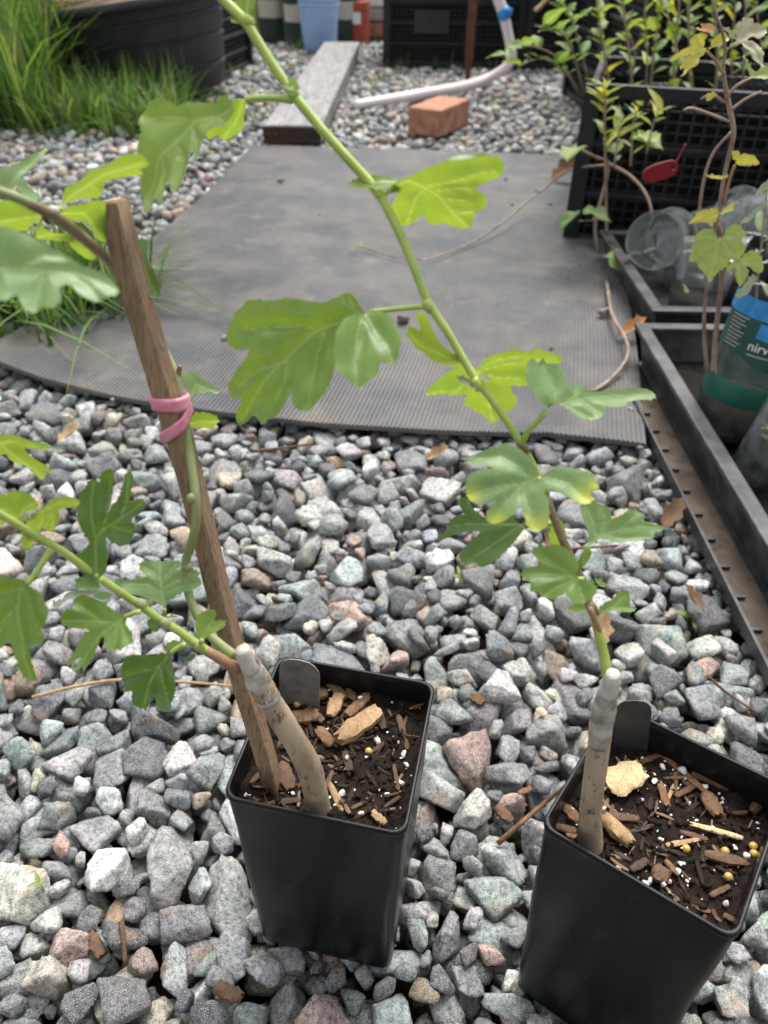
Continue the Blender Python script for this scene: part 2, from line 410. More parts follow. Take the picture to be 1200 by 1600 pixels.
def rotm(r, tilt):
    a = r.uniform(0, 2 * math.pi); t = abs(r.normal(0, tilt)); b = r.uniform(0, 2 * math.pi)
    return np.array((Matrix.Rotation(b, 3, 'Z') @ Matrix.Rotation(t, 3, 'X') @ Matrix.Rotation(a, 3, 'Z')))
def deposit(x0, x1, y0, y1, cell, base, cap, ceil_fn, mask_fn, sizes, r, ncand, maxfail, tilt=.75):
    nx, ny = int((x1 - x0) / cell), int((y1 - y0) / cell)
    X, Y = np.meshgrid(x0 + (np.arange(nx) + .5) * cell, y0 + (np.arange(ny) + .5) * cell, indexing='ij')
    H = np.full((nx, ny), base); CE = ceil_fn(X, Y); OK = mask_fn(X, Y)
    idx = np.argwhere(OK); outl = []; fails = 0
    for sz in sizes:
        if sz < 0: fails = 0; cap = -sz; continue
        if fails > maxfail: continue
        k = int(r.integers(len(PROTO))); P = PROTO[k]; R = rotm(r, tilt)
        n = P.n @ R.T; d = P.d * sz * .97
        h = int(math.ceil(.55 * sz / cell)) + 1
        g = np.arange(-h, h + 1) * cell
        gx, gy = np.meshgrid(g, g, indexing='ij')
        up = np.full(gx.shape, 1e9); lo = np.full(gx.shape, -1e9); okp = np.ones(gx.shape, bool)
        for (a, b, c), dd in zip(n, d):
            e = dd - a * gx - b * gy
            if c > 1e-3: up = np.minimum(up, e / c)
            elif c < -1e-3: lo = np.maximum(lo, e / c)
            else: okp &= e > 0
        okp &= up > lo
        if not okp.any(): continue
        best = None
        for i, j in idx[r.integers(len(idx), size=ncand)]:
            if i < h or j < h or i + h >= nx or j + h >= ny: continue
            Hs = H[i - h:i + h + 1, j - h:j + h + 1]
            z = (Hs - lo)[okp].max()
            if best is not None and z >= best[0]: continue
            if ((z + up)[okp] > CE[i - h:i + h + 1, j - h:j + h + 1][okp]).any(): continue
            best = (z, i, j)
        if best is None or best[0] + up[okp].max() > cap:
            fails += 1
            continue
        z, i, j = best; z -= .05 * sz
        Hs = H[i - h:i + h + 1, j - h:j + h + 1]
        np.maximum(Hs, np.where(okp, z + up, -1e9), out=Hs)
        outl.append((k, R, sz, X[i, j], Y[i, j], z, z + up[okp].max()))
    return outl, H
def in_pot(X, Y, M, half):
    Mi = M.inverted(); lx = Mi[0][0] * (X - M[0][3]) + Mi[0][1] * (Y - M[1][3]); ly = Mi[1][0] * (X - M[0][3]) + Mi[1][1] * (Y - M[1][3])
    return (abs(lx) < half) & (abs(ly) < half)
def mat_near(X):    # y of the mat's near edge
    xs, ys = zip(*[mat_uv(u / 30, 0) for u in range(31)]); return np.interp(X, xs, ys)
def mat_left(Y):
    pts = [mat_uv(0, v / 30) for v in range(31)]; return np.interp(Y, [p.y for p in pts], [p.x for p in pts])
def mat_inside(X, Y, mrg):
    return (Y > mat_near(X) + mrg) & (Y < 2.29 - mrg) & (X > mat_left(Y) + mrg) & (X < .54)
def ceil_near(X, Y):
    c = np.full(X.shape, 1.0)
    c[in_pot(X, Y, MA, .045)] = .004; c[in_pot(X, Y, MBm, .045)] = .004
    c[mat_inside(X, Y, -.004)] = .008
    c[(X > .33) & (Y < 1.1)] = -.001
    return c
def mask_near(X, Y): return (abs(X) < .33 + .42 * Y) & ~mat_inside(X, Y, .07) & (X < .40)
r1 = np.random.default_rng(5)
sizes = np.concatenate([np.clip(r1.lognormal(math.log(.0315), .30, 3400), .014, .058), [-.012], np.clip(r1.lognormal(math.log(.018), .25, 1600), .010, .026)])
near, Hn = deposit(-.66, .46, .03, 1.12, .0015, -.042, .0185, ceil_near, mask_near, sizes, r1, 26, 260)
print('near stones', len(near))
def ceil_far(X, Y):
    c = np.full(X.shape, 1.0); c[mat_inside(X, Y, -.004)] = .008
    c[(X > -.40 - .0 * Y) & (X < -.15) & (Y > 2.37) & (Y < 4.3)] = .0
    c[(X > .04) & (X < .26) & (Y > 2.5) & (Y < 2.76)] = .004
    return c
def mask_far(X, Y):
    ok = (abs(X) < .5 * Y + .12) & ~mat_inside(X, Y, .06) & (Y > 1.0)
    ok &= ~((X > .42) & (Y < 2.0)) & (X < .9)
    ok &= ~((X < -.70) & (Y > 2.6)) & (X > -1.4)
    ok &= ~((Y > 4.15) & ((X > -.0) | (X < -.75)))
    ok &= ~((X > -.36) & (X < -.19) & (Y > 2.45) & (Y < 4.25))
    return ok
r2 = np.random.default_rng(6)
sizes2 = np.clip(r2.lognormal(math.log(.029), .27, 14000), .016, .05)
far, Hf = deposit(-1.45, .95, .95, 4.75, .005, -.03, .016, ceil_far, mask_far, sizes2, r2, 14, 160)
print('far stones', len(far))
def near_height(x, y):
    i = int((x + .66) / .0015); j = int((y - .03) / .0015)
    if 2 <= i < Hn.shape[0] - 2 and 2 <= j < Hn.shape[1] - 2: return float(Hn[i - 2:i + 3, j - 2:j + 3].max())
    return .005
PAL = [((.245, .26, .265), .26), ((.265, .265, .26), .26), ((.12, .123, .128), .19), ((.43, .43, .415), .11), ((.215, .24, .232), .08), ((.32, .255, .18), .035), ((.31, .225, .195), .028), ((.44, .40, .33), .03)]
pw = np.array([p[1] for p in PAL]); pw /= pw.sum()
def stone_col(r, far=False):
    k = r.choice(len(PAL), p=pw)
    if far and r.random() < .16: k = r.choice([5, 6, 7, 3])
    return np.clip(np.array(PAL[k][0]) * r.uniform(.62, 1.25) * (1.15 if far else 1.04) * (1 + r.normal(0, .03, 3)), .02, .8)
def in_view(x, y, z, m=40):
    px, py, d = project((x, y, z)); return d > 0 and -m < px < 1200 + m and -m < py < 1600 + m, d
rank = []
for i, s in enumerate(near):
    v, d = in_view(s[3], s[4], s[5], 15)
    exposed = s[6] - Hn[int((s[3] + .66) / .0015), int((s[4] - .03) / .0015)] > -.006
    under = any(bool(in_pot(np.array([s[3]]), np.array([s[4]]), M, .04)[0]) for M in (MA, MBm))
    rank.append((s[2] / d if (v and exposed and not under) else 0, i))
rank.sort(reverse=True); single = {i for _, i in rank[:300]}
pm = []
for k, P in enumerate(PROTO):
    me = bpy.data.meshes.new('stone'); me.from_pydata(P.v[4].tolist(), [], ICO[4][1].tolist()); me.materials.append(M_STONE)
    me.polygons.foreach_set('use_smooth', [True] * len(me.polygons)); pm.append(me)
acc_v, acc_f, acc_c, base = [], [], [], 0
for i, (k, R, sz, x, y, z, top) in enumerate(near):
    if i in single:
        o = bpy.data.objects.new('stone', pm[k]); C.objects.link(o); o.parent = ground
        Mx = Matrix(R.tolist()).to_4x4(); o.rotation_euler = Mx.to_euler(); o.scale = (sz,) * 3
        o.location = (x, y, z); o.color = (*stone_col(r1), 1)
        continue
    v = (PROTO[k].v[3] * sz) @ R.T + [x, y, z]; f = ICO[3][1]
    acc_v.append(v); acc_f.append(f + base); base += len(v); acc_c.append(np.tile(np.append(stone_col(r1), r1.random()), (len(v), 1)))
for (k, R, sz, x, y, z, top) in far:
    kk = 3 if y < 1.6 else 2
    v = (PROTO[k].v[kk] * sz) @ R.T + [x, y, z]
    acc_v.append(v); acc_f.append(ICO[kk][1] + base); base += len(v); acc_c.append(np.tile(np.append(stone_col(r2, True), r2.random()), (len(v), 1)))
def mesh_np(name, V, F, mat, colr=None, smooth=True, parent=None):
    me = bpy.data.meshes.new(name); V = np.asarray(V, np.float32); F = np.asarray(F, np.int32)
    me.vertices.add(len(V)); me.vertices.foreach_set('co', V.ravel()); k = F.shape[1]
    me.loops.add(F.size); me.loops.foreach_set('vertex_index', F.ravel())
    me.polygons.add(len(F)); me.polygons.foreach_set('loop_start', np.arange(0, F.size, k, dtype=np.int32))
    me.polygons.foreach_set('use_smooth', np.full(len(F), smooth))
    if colr is not None:
        a = me.color_attributes.new('scol', 'FLOAT_COLOR', 'POINT'); a.data.foreach_set('color', np.asarray(colr, np.float32).ravel())
    me.materials.append(mat); me.update(calc_edges=True)
    o = bpy.data.objects.new(name, me); C.objects.link(o)
    if parent: o.parent = parent
    return o
g = mesh_np('gravel', np.vstack(acc_v), np.vstack(acc_f), M_GRAVEL, np.vstack(acc_c), True, ground)
g['kind'] = 'stuff'

# ------------------------------------------------------------------ ribbed rubber mat
def build_mat():
    NR, NL = 158, 46
    t = thing('rubber_mat', 'large grey ribbed rubber mat lying on the gravel', 'mat', (0, 1.6, .01))
    prof = [(0, 0), (.12, .0016), (.5, .0016), (.62, 0)]
    us = [(i + a) / NR for i in range(NR) for a, _ in prof]; hs_ = [b for i in range(NR) for _, b in prof]
    us.append(1); hs_.append(0)
    V = []; nu = len(us); nv = NL + 1
    def zz(p, u, v):
        z = .0125 + .004 * noise.noise(Vector((p.x * 3, p.y * 3, 1))) + .002 * noise.noise(Vector((p.x * 9, p.y * 9, 4)))
        z += .010 * math.exp(-v * 16) * (.5 + .5 * noise.noise(Vector((p.x * 4.5, 7, 0)))) + .02 * max(0, .12 - u) * math.exp(-v * 5) * 6
        return z
    cache = {}
    for j in range(nv):
        v = (j / NL) ** 1.25
        for i, u in enumerate(us):
            p = mat_uv(u, v); V.append((p.x, p.y, zz(p, u, v) + hs_[i]))
    F = [(j * nu + i, j * nu + i + 1, (j + 1) * nu + i + 1, (j + 1) * nu + i) for j in range(NL) for i in range(nu - 1)]
    nb = len(V)
    V += [(a, b, c - .006 - hs_[k % nu]) for k, (a, b, c) in enumerate(V[:nb])]
    for i in range(nu - 1): F.append((nb + i, nb + i + 1, i + 1, i)); e = (nv - 1) * nu; F.append((e + i, e + i + 1, nb + e + i + 1, nb + e + i))
    for j in range(NL): F.append((j * nu, (j + 1) * nu, nb + (j + 1) * nu, nb + j * nu)); e = nu - 1; F.append((nb + j * nu + e, nb + (j + 1) * nu + e, (j + 1) * nu + e, j * nu + e))
    mb = MB(); mb.v = V; mb.f = F
    mb.build('ribbed_sheet', M_RUBBER, t, smooth=False)
    return t
build_mat()
MATZ = .014

# ------------------------------------------------------------------ leaves traced from the photograph, each at its own distance
def poly_area(p): return .5 * sum(p[i - 1][0] * p[i][1] - p[i][0] * p[i - 1][1] for i in range(len(p)))
def chaikin(p):
    o = []
    for i in range(len(p)):
        a, b = p[i], p[(i + 1) % len(p)]
        o += [(a[0] * .86 + b[0] * .14, a[1] * .86 + b[1] * .14), (a[0] * .14 + b[0] * .86, a[1] * .14 + b[1] * .86)]
    return o
def serrate(p, period, amp):
    # resample the outline and cut small forward-pointing teeth into it
    P = np.array(p + [p[0]]); d = np.r_[0, np.cumsum(np.linalg.norm(np.diff(P, axis=0), axis=1))]; n = max(8, int(d[-1] / 2.2))
    t = np.linspace(0, d[-1], n, endpoint=False); Q = np.c_[np.interp(t, d, P[:, 0]), np.interp(t, d, P[:, 1])]
    T = np.roll(Q, -1, 0) - np.roll(Q, 1, 0); T /= np.linalg.norm(T, axis=1)[:, None] + 1e-9
    N = np.c_[T[:, 1], -T[:, 0]] * (1 if poly_area(p) > 0 else -1)
    ph = (t / period + .35 * np.sin(t * .05)) % 1
    ph = (t / period + .9 * np.sin(t * .043) + .4 * np.sin(t * .11 + 1)) % 1; am = amp * np.clip(.55 + .6 * np.sin(t * .071 + 2) + .35 * np.sin(t * .19), .12, 1.3)
    Q = Q + N * ((np.where(ph < .7, ph / .7, (1 - ph) / .3) - .55) * am)[:, None]
    return [tuple(q) for q in Q]
def seg_dist(P, A, B):
    d = B - A; L = max(1e-9, d @ d); t = np.clip(((P - A) @ d) / L, 0, 1); return np.linalg.norm(P - (A + t[:, None] * d), axis=1)
def leaf_mesh(name, reg, outline, base, tip, veins, P0, n, fold=.25, curl=4.0, puff=.0014, step=3.2, yel=(), ripple=.0016, teeth=11, tamp=3.7):
    """outline etc. in zoom coordinates of region reg=(x0,y0,scale); P0 world anchor seen at `base`; n = normal of the blade's plane"""
    x0, y0, s = reg; cv = lambda p: (x0 + p[0] / s, y0 + p[1] / s)
    n = Vector(n).normalized(); vd = ray(*cv(base)).normalized()
    for _ in range(8):
        dd = n.dot(vd)
        if abs(dd) < .5: n = (n + vd * math.copysign(.15, dd)).normalized()
    out2 = serrate(chaikin([cv(p) for p in outline]), teeth, tamp); vn = [[cv(p) for p in v] for v in veins]
    B = onplane(*cv(base), P0, n); T = onplane(*cv(tip), P0, n)
    ex = (T - B).normalized(); ey = n.cross(ex).normalized()
    L = max(1e-4, (T - B).length)
    xs = [p[0] for p in out2]; ys = [p[1] for p in out2]
    pts = list(out2); ne = len(pts); edges = [(i, (i + 1) % ne) for i in range(ne)]
    rr = random.Random(hash(name) & 0xff)
    yy = min(ys)
    row = 0
    while yy < max(ys):
        xx = min(xs) + (row % 2) * step / 2
        while xx < max(xs):
            pts.append((xx, yy)); xx += step
        yy += step * .87; row += 1
    res = delaunay_2d_cdt([Vector(p) for p in pts], edges, [list(range(ne))], 1, 1e-5)
    v2, fs = res[0], [tuple(f) for f in res[2]]
    used = sorted({i for f in fs for i in f}); mp = {k: i for i, k in enumerate(used)}
    P2 = np.array([v2[k][:] for k in used]); fs = [tuple(mp[i] for i in f) for f in fs]
    dv = np.full(len(P2), 1e9); dm = dv.copy()
    for q, v in enumerate(vn):
        for a, b in zip(v[:-1], v[1:]):
            d = seg_dist(P2, np.array(a), np.array(b)); dv = np.minimum(dv, d * (1.0 if q == 0 else 1.35))
            if q == 0: dm = np.minimum(dm, d)
    W = np.array([onplane(p[0], p[1], P0, n) for p in P2])
    a_ = (W - np.array(B)) @ np.array(ex); b_ = (W - np.array(B)) @ np.array(ey)
    scale = (P0 - EYE).length / FPX     # metres per pixel
    h = fold * np.abs(b_) * .6 - curl * np.maximum(a_, 0) ** 2 * .5 + puff * (1 - np.exp(-(dv * scale / .0035) ** 2))
    h += np.array([noise.noise(Vector((x * 90, y * 90, z * 90))) for x, y, z in W]) * ripple
    W = W + h[:, None] * np.array(n)
    # faces wind so that the normal points along n
    f0 = fs[0]; nn = np.cross(W[f0[1]] - W[f0[0]], W[f0[2]] - W[f0[0]])
    if nn @ np.array(n) < 0: fs = [f[::-1] for f in fs]
    vein = np.exp(-(dv / 1.25) ** 2); ye = np.zeros(len(P2))
    for (yx, yyy, yr) in yel:
        c = np.array(cv((yx, yyy))); ye = np.maximum(ye, np.exp(-(np.linalg.norm(P2 - c, axis=1) / (yr / s)) ** 2))
    return W, fs, vein, ye
def leaf(parent, reg, patches, Y, mat, petiole=None, pet_r=.0009, pet_mat=None, label=None, petY=None, stemP=None):
    """patches: list of dicts (o outline, b base, t tip, v veins, n normal ...). The first patch anchors the leaf at depth Y."""
    x0, y0, s = reg; cv = lambda p: (x0 + p[0] / s, y0 + p[1] / s)
    V, F, VE, YE = [], [], [], []
    for k, p in enumerate(patches):
        pb = p.get('b', patches[0]['b']); P0 = atY(*cv(pb), p.get('Y', Y))
        W, fs, ve, ye = leaf_mesh('l%d' % len(V), reg, p['o'], pb, p['t'], p.get('v', []), P0, p['n'], **{a: p[a] for a in ('fold', 'curl', 'puff', 'step', 'yel', 'ripple', 'teeth', 'tamp') if a in p})
        b = len(V); V += [tuple(x) for x in W]; F += [tuple(i + b for i in f) for f in fs]; VE += list(ve); YE += list(ye)
    mb = MB(); mb.v, mb.f = V, F
    o = mb.build('leaf', mat, parent, smooth=True)
    for nm, dat in (('vein', VE), ('yel', YE)):
        a = o.data.attributes.new(nm, 'FLOAT', 'POINT'); a.data.foreach_set('value', np.asarray(dat, np.float32))
    if label: o['label'] = label
    if petiole:
        pts = [atY(*cv(q), (Y if petY is None else petY + (Y - petY) * i / (len(petiole) - 1))) for i, q in enumerate(petiole)]
        pp = smooth_path(pts, 4) if len(pts) > 2 else pts
        MB().tube(pp, lerp_list([pet_r * 1.25, pet_r, pet_r], len(pp)), 8).build('petiole', pet_mat or M_SHOOT, o, smooth=True)
    return o

# ------------------------------------------------------------------ pots, soil, chips
def rsquare(h, r, n=5):
    o = []
    for cx, cy, a0 in ((1, 1, 0), (-1, 1, 90), (-1, -1, 180), (1, -1, 270)):
        for k in range(n + 1):
            a = rad(a0 + 90 * k / n); o.append((cx * (h - r) + r * math.cos(a), cy * (h - r) + r * math.sin(a)))
    return o
def loft(rings):
    mb = MB(); n = len(rings[0]); vs = [p for r in rings for p in r]
    return mb.add(vs, [(i * n + k, i * n + (k + 1) % n, (i + 1) * n + (k + 1) % n, (i + 1) * n + k) for i in range(len(rings) - 1) for k in range(n)])
def half_at(z): return POT_S / 2 * (POT_T + (1 - POT_T) * z / POT_H)
def nursery_pot(M, soil_z, label):
    t = thing('nursery_pot', label, 'pot'); t.matrix_world = M
    zs = [0, .004] + [POT_H * k / 14 for k in range(1, 14)] + [POT_H - .004]
    rings = []
    def ring(h, z, r=.0065, bow=0): return [(x * (1 + bow), y * (1 + bow), z) for x, y in rsquare(h, r, 4)]
    for z in zs:
        h = half_at(z) - (.0012 if z < .001 else 0)
        R_ = []
        for x, y in rsquare(h, .0065, 4):
            b = .0011 * math.sin(math.pi * min(1, z / POT_H)) * noise.noise(Vector((x * 25, y * 25, z * 14 + soil_z * 90)))
            R_.append((x + b * (1 if x > 0 else -1), y + b * (1 if y > 0 else -1), z))
        rings.append(R_)
    inner = [ring(half_at(z) - .0014, z, .0055) for z in (POT_H - .004, soil_z - .02)]
    w = loft(rings + [ring(half_at(POT_H - .004), POT_H - .0038)] + inner)
    n = len(rings[0]); w.f.append(tuple(range(n - 1, -1, -1)))
    w.build('wall', M_POT, t, smooth=45, local=True)
    hh = half_at(POT_H)
    rim = loft([ring(hh - .0001, POT_H - .0042), ring(hh + .0004, POT_H - .0032), ring(hh + .0004, POT_H - .0005), ring(hh + .0001, POT_H), ring(hh - .0012, POT_H), ring(hh - .0016, POT_H - .0005), ring(hh - .0016, POT_H - .0045)])
    rim.build('rim', M_POT, t, smooth=60, local=True)
    return t
def soil_h(x, y, sd): return .0028 * noise.noise(Vector((x * 45, y * 45, sd))) + .0020 * noise.noise(Vector((x * 130, y * 130, sd + 3))) + .0009 * noise.noise(Vector((x * 420, y * 420, sd)))
def potting_soil(M, z, sd, label):
    N = 64; h = half_at(z) - .0012; vs = []; r = random.Random(sd)
    for j in range(N + 1):
        for i in range(N + 1):
            x = -h + 2 * h * i / N; y = -h + 2 * h * j / N
            cx, cy = min(1, h / max(1e-6, abs(x)) ), 1
            if abs(x) > h - .005 and abs(y) > h - .005: x *= .975; y *= .975
            edge = max(abs(x), abs(y)) / h
            vs.append((x, y, z + soil_h(x, y, sd) * 1.3 + r.uniform(-.0005, .0005) + (.0015 if edge > .93 else 0)))
    mb = MB().add(vs, [(j * (N + 1) + i, j * (N + 1) + i + 1, (j + 1) * (N + 1) + i + 1, (j + 1) * (N + 1) + i) for j in range(N) for i in range(N)])
    # crumbs
    iv, if_ = ICO[2]
    for k in range(420):
        x, y = r.uniform(-h, h) * .95, r.uniform(-h, h) * .95; s = r.choice((.0007, .001, .0014, .002, .0026))
        R = rotm(np.random.default_rng(sd * 1000 + k), 2)
        q = PROTO[k % 30].v[2] * s * 2 @ R.T
        mb.add([(a + x, b + y, c + z + soil_h(x, y, sd) * 1.3 + s * .4) for a, b, c in q], if_.tolist())
    o = mb.build('potting_soil', M_SOIL, None, smooth=True); o.matrix_world = M
    tag(o, label, 'soil', kind='stuff')
    return o
def perlite(M, z, sd, n, label, clumps=()):
    mb = MB(); r = random.Random(sd); h = half_at(z) * .93; fl = ICO[2][1].tolist()
    for k in range(n):
        x, y = r.uniform(-h, h), r.uniform(-h, h)
        s = r.choice((.0005, .0006, .0008, .001, .0013, .0018)) * r.uniform(.8, 1.25)
        if k < 7: s = r.uniform(.0018, .0030)
        q = PROTO[k % 30].v[2] * s * 2 @ rotm(np.random.default_rng(sd + k), 2).T
        mb.add([(a + x, b + y, c + z + soil_h(x, y, 0) + s * .7 + .001) for a, b, c in q], fl)
    o = mb.build('perlite', M_PERL, None, smooth=False); o.matrix_world = M
    return tag(o, label, 'perlite', kind='stuff')
def chip_mesh(L, W, T, sd, bend=0.0):
    r = random.Random(sd); n = 9; vs = []
    for i in range(n):
        t = i / (n - 1); wv = W * (.8 + .35 * math.sin(math.pi * (t * .8 + .1)) + r.uniform(-.14, .14)); e = .45 if i in (0, n - 1) else 1
        x = (t - .5) * L; b = bend * (4 * (t - .5) ** 2)
        jag = r.uniform(-.06, .06) * L if i in (0, n - 1) else 0
        for k, (sy, sz) in enumerate(((-1, -.4), (-.5, -1), (.5, -1), (1, -.4), (.9, .5), (.3, 1), (-.3, .9), (-.9, .5))):
            vs.append((x + jag * (1 if k % 2 else -1), sy * wv / 2 * (e * .4 + .6) + r.uniform(-.04, .04) * W, sz * T / 2 * (e * .6 + .4) + b + r.uniform(-.1, .1) * T))
    fs = [(i * 8 + k, i * 8 + (k + 1) % 8, (i + 1) * 8 + (k + 1) % 8, (i + 1) * 8 + k) for i in range(n - 1) for k in range(8)]
    return vs, fs + [tuple(range(7, -1, -1)), tuple((n - 1) * 8 + k for k in range(8))]
def chip(a, b, wpx, P0, nrm, mat, label, group=None, lift=.0015, thick=None, bend=0, name='wood_chip', cat='wood chip', tilt=0):
    """a chip from pixel a to pixel b lying on the plane P0/nrm"""
    A = onplane(*a, P0 + nrm * lift, nrm); B = onplane(*b, P0 + nrm * lift, nrm); L = (B - A).length; mid = (A + B) / 2
    W = wpx * (mid - EYE).dot(FWD) / FPX; T = thick or min(.005, W * .55)
    ex = (B - A).normalized(); ez = nrm.copy(); ey = ez.cross(ex).normalized()
    R = Matrix((ex, ey, ez)).transposed().to_4x4() @ Matrix.Rotation(tilt, 4, 'Y')
    mb = MB(); vs, fs = chip_mesh(L, W, T, int(a[0] * 7 + a[1]), bend); mb.add(vs, fs)
    o = mb.build(name, mat, None, smooth=50); o.matrix_world = Matrix.Translation(mid + nrm * T * .3) @ R
    return tag(o, label, cat, group)
SZA, SZB = POT_H - .020, POT_H - .024
nursery_pot(MA, SZA, 'tall square black nursery pot that holds the wooden stake')
nursery_pot(MBm, SZB, 'tall square black nursery pot without a stake, turned cornerwise')
potting_soil(MA, SZA, 3, 'dark potting soil in the pot with the wooden stake')
potting_soil(MBm, SZB, 8, 'dark potting soil in the pot without a stake')
perlite(MA, SZA, 31, 75, 'white perlite grains scattered on the soil in the pot with the stake')
perlite(MBm, SZB, 57, 170, 'white perlite grains scattered on the soil in the pot without a stake')
def mulch(M, z, sd, label):
    r = random.Random(sd); h = half_at(z) - .0075; mb = MB(); CC = []
    for k in range(130):
        x, y = r.uniform(-h, h), r.uniform(-h, h); L = r.uniform(.003, .012); W_ = r.uniform(.0006, .0022)
        vs, fs = chip_mesh(L, W_, W_ * .5, sd * 500 + k, r.uniform(-.001, .0015)); vs = vs; R = Matrix.Rotation(r.uniform(0, 6.28), 3, 'Z') @ Matrix.Rotation(r.uniform(-.35, .35), 3, 'Y')
        zz = z + soil_h(x, y, sd) * 1.3 + .0012
        mb.add([(R @ Vector(v)) + Vector((x, y, zz)) for v in vs], fs); c = r.choice(((.05, .03, .02), (.09, .05, .03), (.12, .075, .045), (.2, .135, .08), (.03, .02, .015), (.03, .02, .015))); CC += [(*c, 1)] * len(vs)
    o = mb.build('bark_mulch', M_MULCH, None, smooth=False); a = o.data.color_attributes.new('scol', 'FLOAT_COLOR', 'POINT'); a.data.foreach_set('color', np.array(CC, np.float32).ravel())
    o.matrix_world = M; return tag(o, label, 'mulch', kind='stuff')
_q = Mat('bark mulch'); M_MULCH = _q.done(_q.bsdf(_q.attr('scol').outputs['Color'], .85, None, .25))
mulch(MA, SZA, 3, 'fine bark fibres mixed into the soil of the pot with the stake')
mulch(MBm, SZB, 8, 'fine bark fibres mixed into the soil of the pot without a stake')
NA, NB_ = (MA.to_3x3() @ Vector((0, 0, 1))), (MBm.to_3x3() @ Vector((0, 0, 1)))
PA, PB = MA @ Vector((0, 0, SZA)), MBm @ Vector((0, 0, SZB))
LA, LB = 'brown wood chip on the soil in the pot with the stake', 'brown wood chip on the soil in the pot without a stake'
def chip_label(a, b, wd, mt, pot):
    L = math.hypot(a[0] - b[0], a[1] - b[1]) / wd
    return '%s %s wood chip on the soil in the pot %s' % ('long thin' if L > 4 else 'splinter-like' if L > 2.6 else 'stubby', ('reddish brown', 'dark brown', 'tan', 'nearly black', 'pale yellow')[mt], pot)
GA, GB = 'wood chips in the staked pot', 'wood chips in the pot without a stake'
for a, b, wd, mt, bend in [((504, 1058), (540, 1092), 13, 0, 0), ((542, 1120), (575, 1088), 16, 0, .001), ((464, 1090), (512, 1084), 22, 1, 0),
        ((452, 1125), (498, 1118), 22, 0, .001), ((516, 1120), (531, 1086), 18, 2, 0), ((496, 1140), (520, 1165), 17, 0, 0),
        ((541, 1078), (556, 1094), 12, 1, 0), ((478, 1105), (505, 1128), 12, 1, 0), ((515, 1225), (540, 1275), 10, 2, 0),
        ((538, 1175), (548, 1205), 12, 3, 0), ((615, 1195), (623, 1235), 6, 1, 0), ((580, 1268), (603, 1288), 12, 2, 0),
        ((502, 1275), (516, 1262), 14, 2, 0), ((575, 1180), (600, 1160), 6, 3, 0), ((622, 1118), (632, 1150), 9, 1, 0),
        ((392, 1225), (410, 1205), 9, 1, 0), ((438, 1195), (455, 1235), 22, 1, 0), ((425, 1255), (470, 1250), 9, 3, 0),
        ((640, 1108), (662, 1100), 5, 0, 0), ((600, 1262), (625, 1245), 6, 3, 0), ((560, 1150), (590, 1138), 7, 1, 0), ((520, 1205), (507, 1235), 7, 1, 0), ((590, 1110), (600, 1140), 12, 3, 0)]:
    chip(a, b, wd, PA, NA, M_CHIPS[mt], chip_label(a, b, wd, mt, 'with the stake'), GA, bend=bend)
chip((530, 1158), (592, 1112), 28, PA, NA, M_CHIPS[2], 'large light tan curled bark piece on the soil in the staked pot', lift=.004, thick=.007)
for a, b, wd, mt in [((1000, 1150), (1110, 1245), 12, 0), ((962, 1150), (985, 1160), 14, 0), ((1000, 1192), (1030, 1180), 9, 1), ((1040, 1255), (1058, 1218), 6, 2),
        ((1030, 1222), (1042, 1260), 12, 0), ((1100, 1240), (1122, 1275), 22, 0), ((1080, 1210), (1152, 1236), 12, 1), ((1062, 1300), (1105, 1312), 8, 1),
        ((1080, 1288), (1160, 1310), 9, 4), ((1038, 1322), (1092, 1312), 8, 2), ((1100, 1335), (1168, 1350), 15, 1), ((1018, 1362), (1045, 1375), 26, 1),
        ((985, 1360), (1012, 1345), 12, 3), ((945, 1275), (998, 1280), 12, 1), ((880, 1260), (905, 1285), 16, 0), ((868, 1292), (900, 1300), 12, 1), ((885, 1305), (905, 1308), 8, 0),
        ((1055, 1245), (1085, 1228), 9, 1), ((985, 1300), (1020, 1290), 7, 3), ((1175, 1270), (1195, 1240), 14, 1), ((960, 1330), (985, 1345), 7, 3), ((1110, 1400), (1140, 1385), 8, 1), ((1085, 1418), (1110, 1425), 7, 0), ((1130, 1430), (1150, 1440), 9, 1), ((1040, 1345), (1060, 1368), 8, 0)]:
    chip(a, b, wd, PB, NB_, M_CHIPS[mt], chip_label(a, b, wd, mt, 'without a stake'), GB)
chip((948, 1225), (1002, 1205), 44, PB, NB_, M_CHIPS[4], 'pale yellow flat wood chip beside the trunk in the pot without a stake', lift=.006, thick=.003, tilt=-.12)
chip((942, 1280), (985, 1322), 20, PB, NB_, M_CHIPS[2], 'round cut twig stub lying on the soil in the pot without a stake', lift=.003, thick=.007, name='twig_stub', cat='twig')
for p, P0, nn, lab in [((1072, 1326), PB, NB_, 'B'), ((1133, 1330), PB, NB_, 'B'), ((1177, 1322), PB, NB_, 'B'), ((1138, 1370), PB, NB_, 'B'), ((1178, 1334), PB, NB_, 'B'), ((464, 1100), PA, NA, 'A'), ((438, 1202), PA, NA, 'A'), ((576, 1174), PA, NA, 'A')]:
    q = onplane(*p, P0 + nn * .0022, nn); mb = MB(); mb.add([(x * .0021 + q.x, y * .0021 + q.y, z * .0021 + q.z) for x, y, z in ICO[3][0]], ICO[3][1].tolist())
    o = mb.build('fertilizer_bead', M_BEAD, None, True, at=q)
    tag(o, 'round yellow fertilizer bead on the soil in the pot ' + ('without a stake' if lab == 'B' else 'with the stake'), 'bead', 'fertilizer beads ' + lab)
def pot_tag(name, label, M, corners_px, mat, P0y):
    """rounded tab: bottom centre, width, top in pixels on a vertical plane"""
    pass
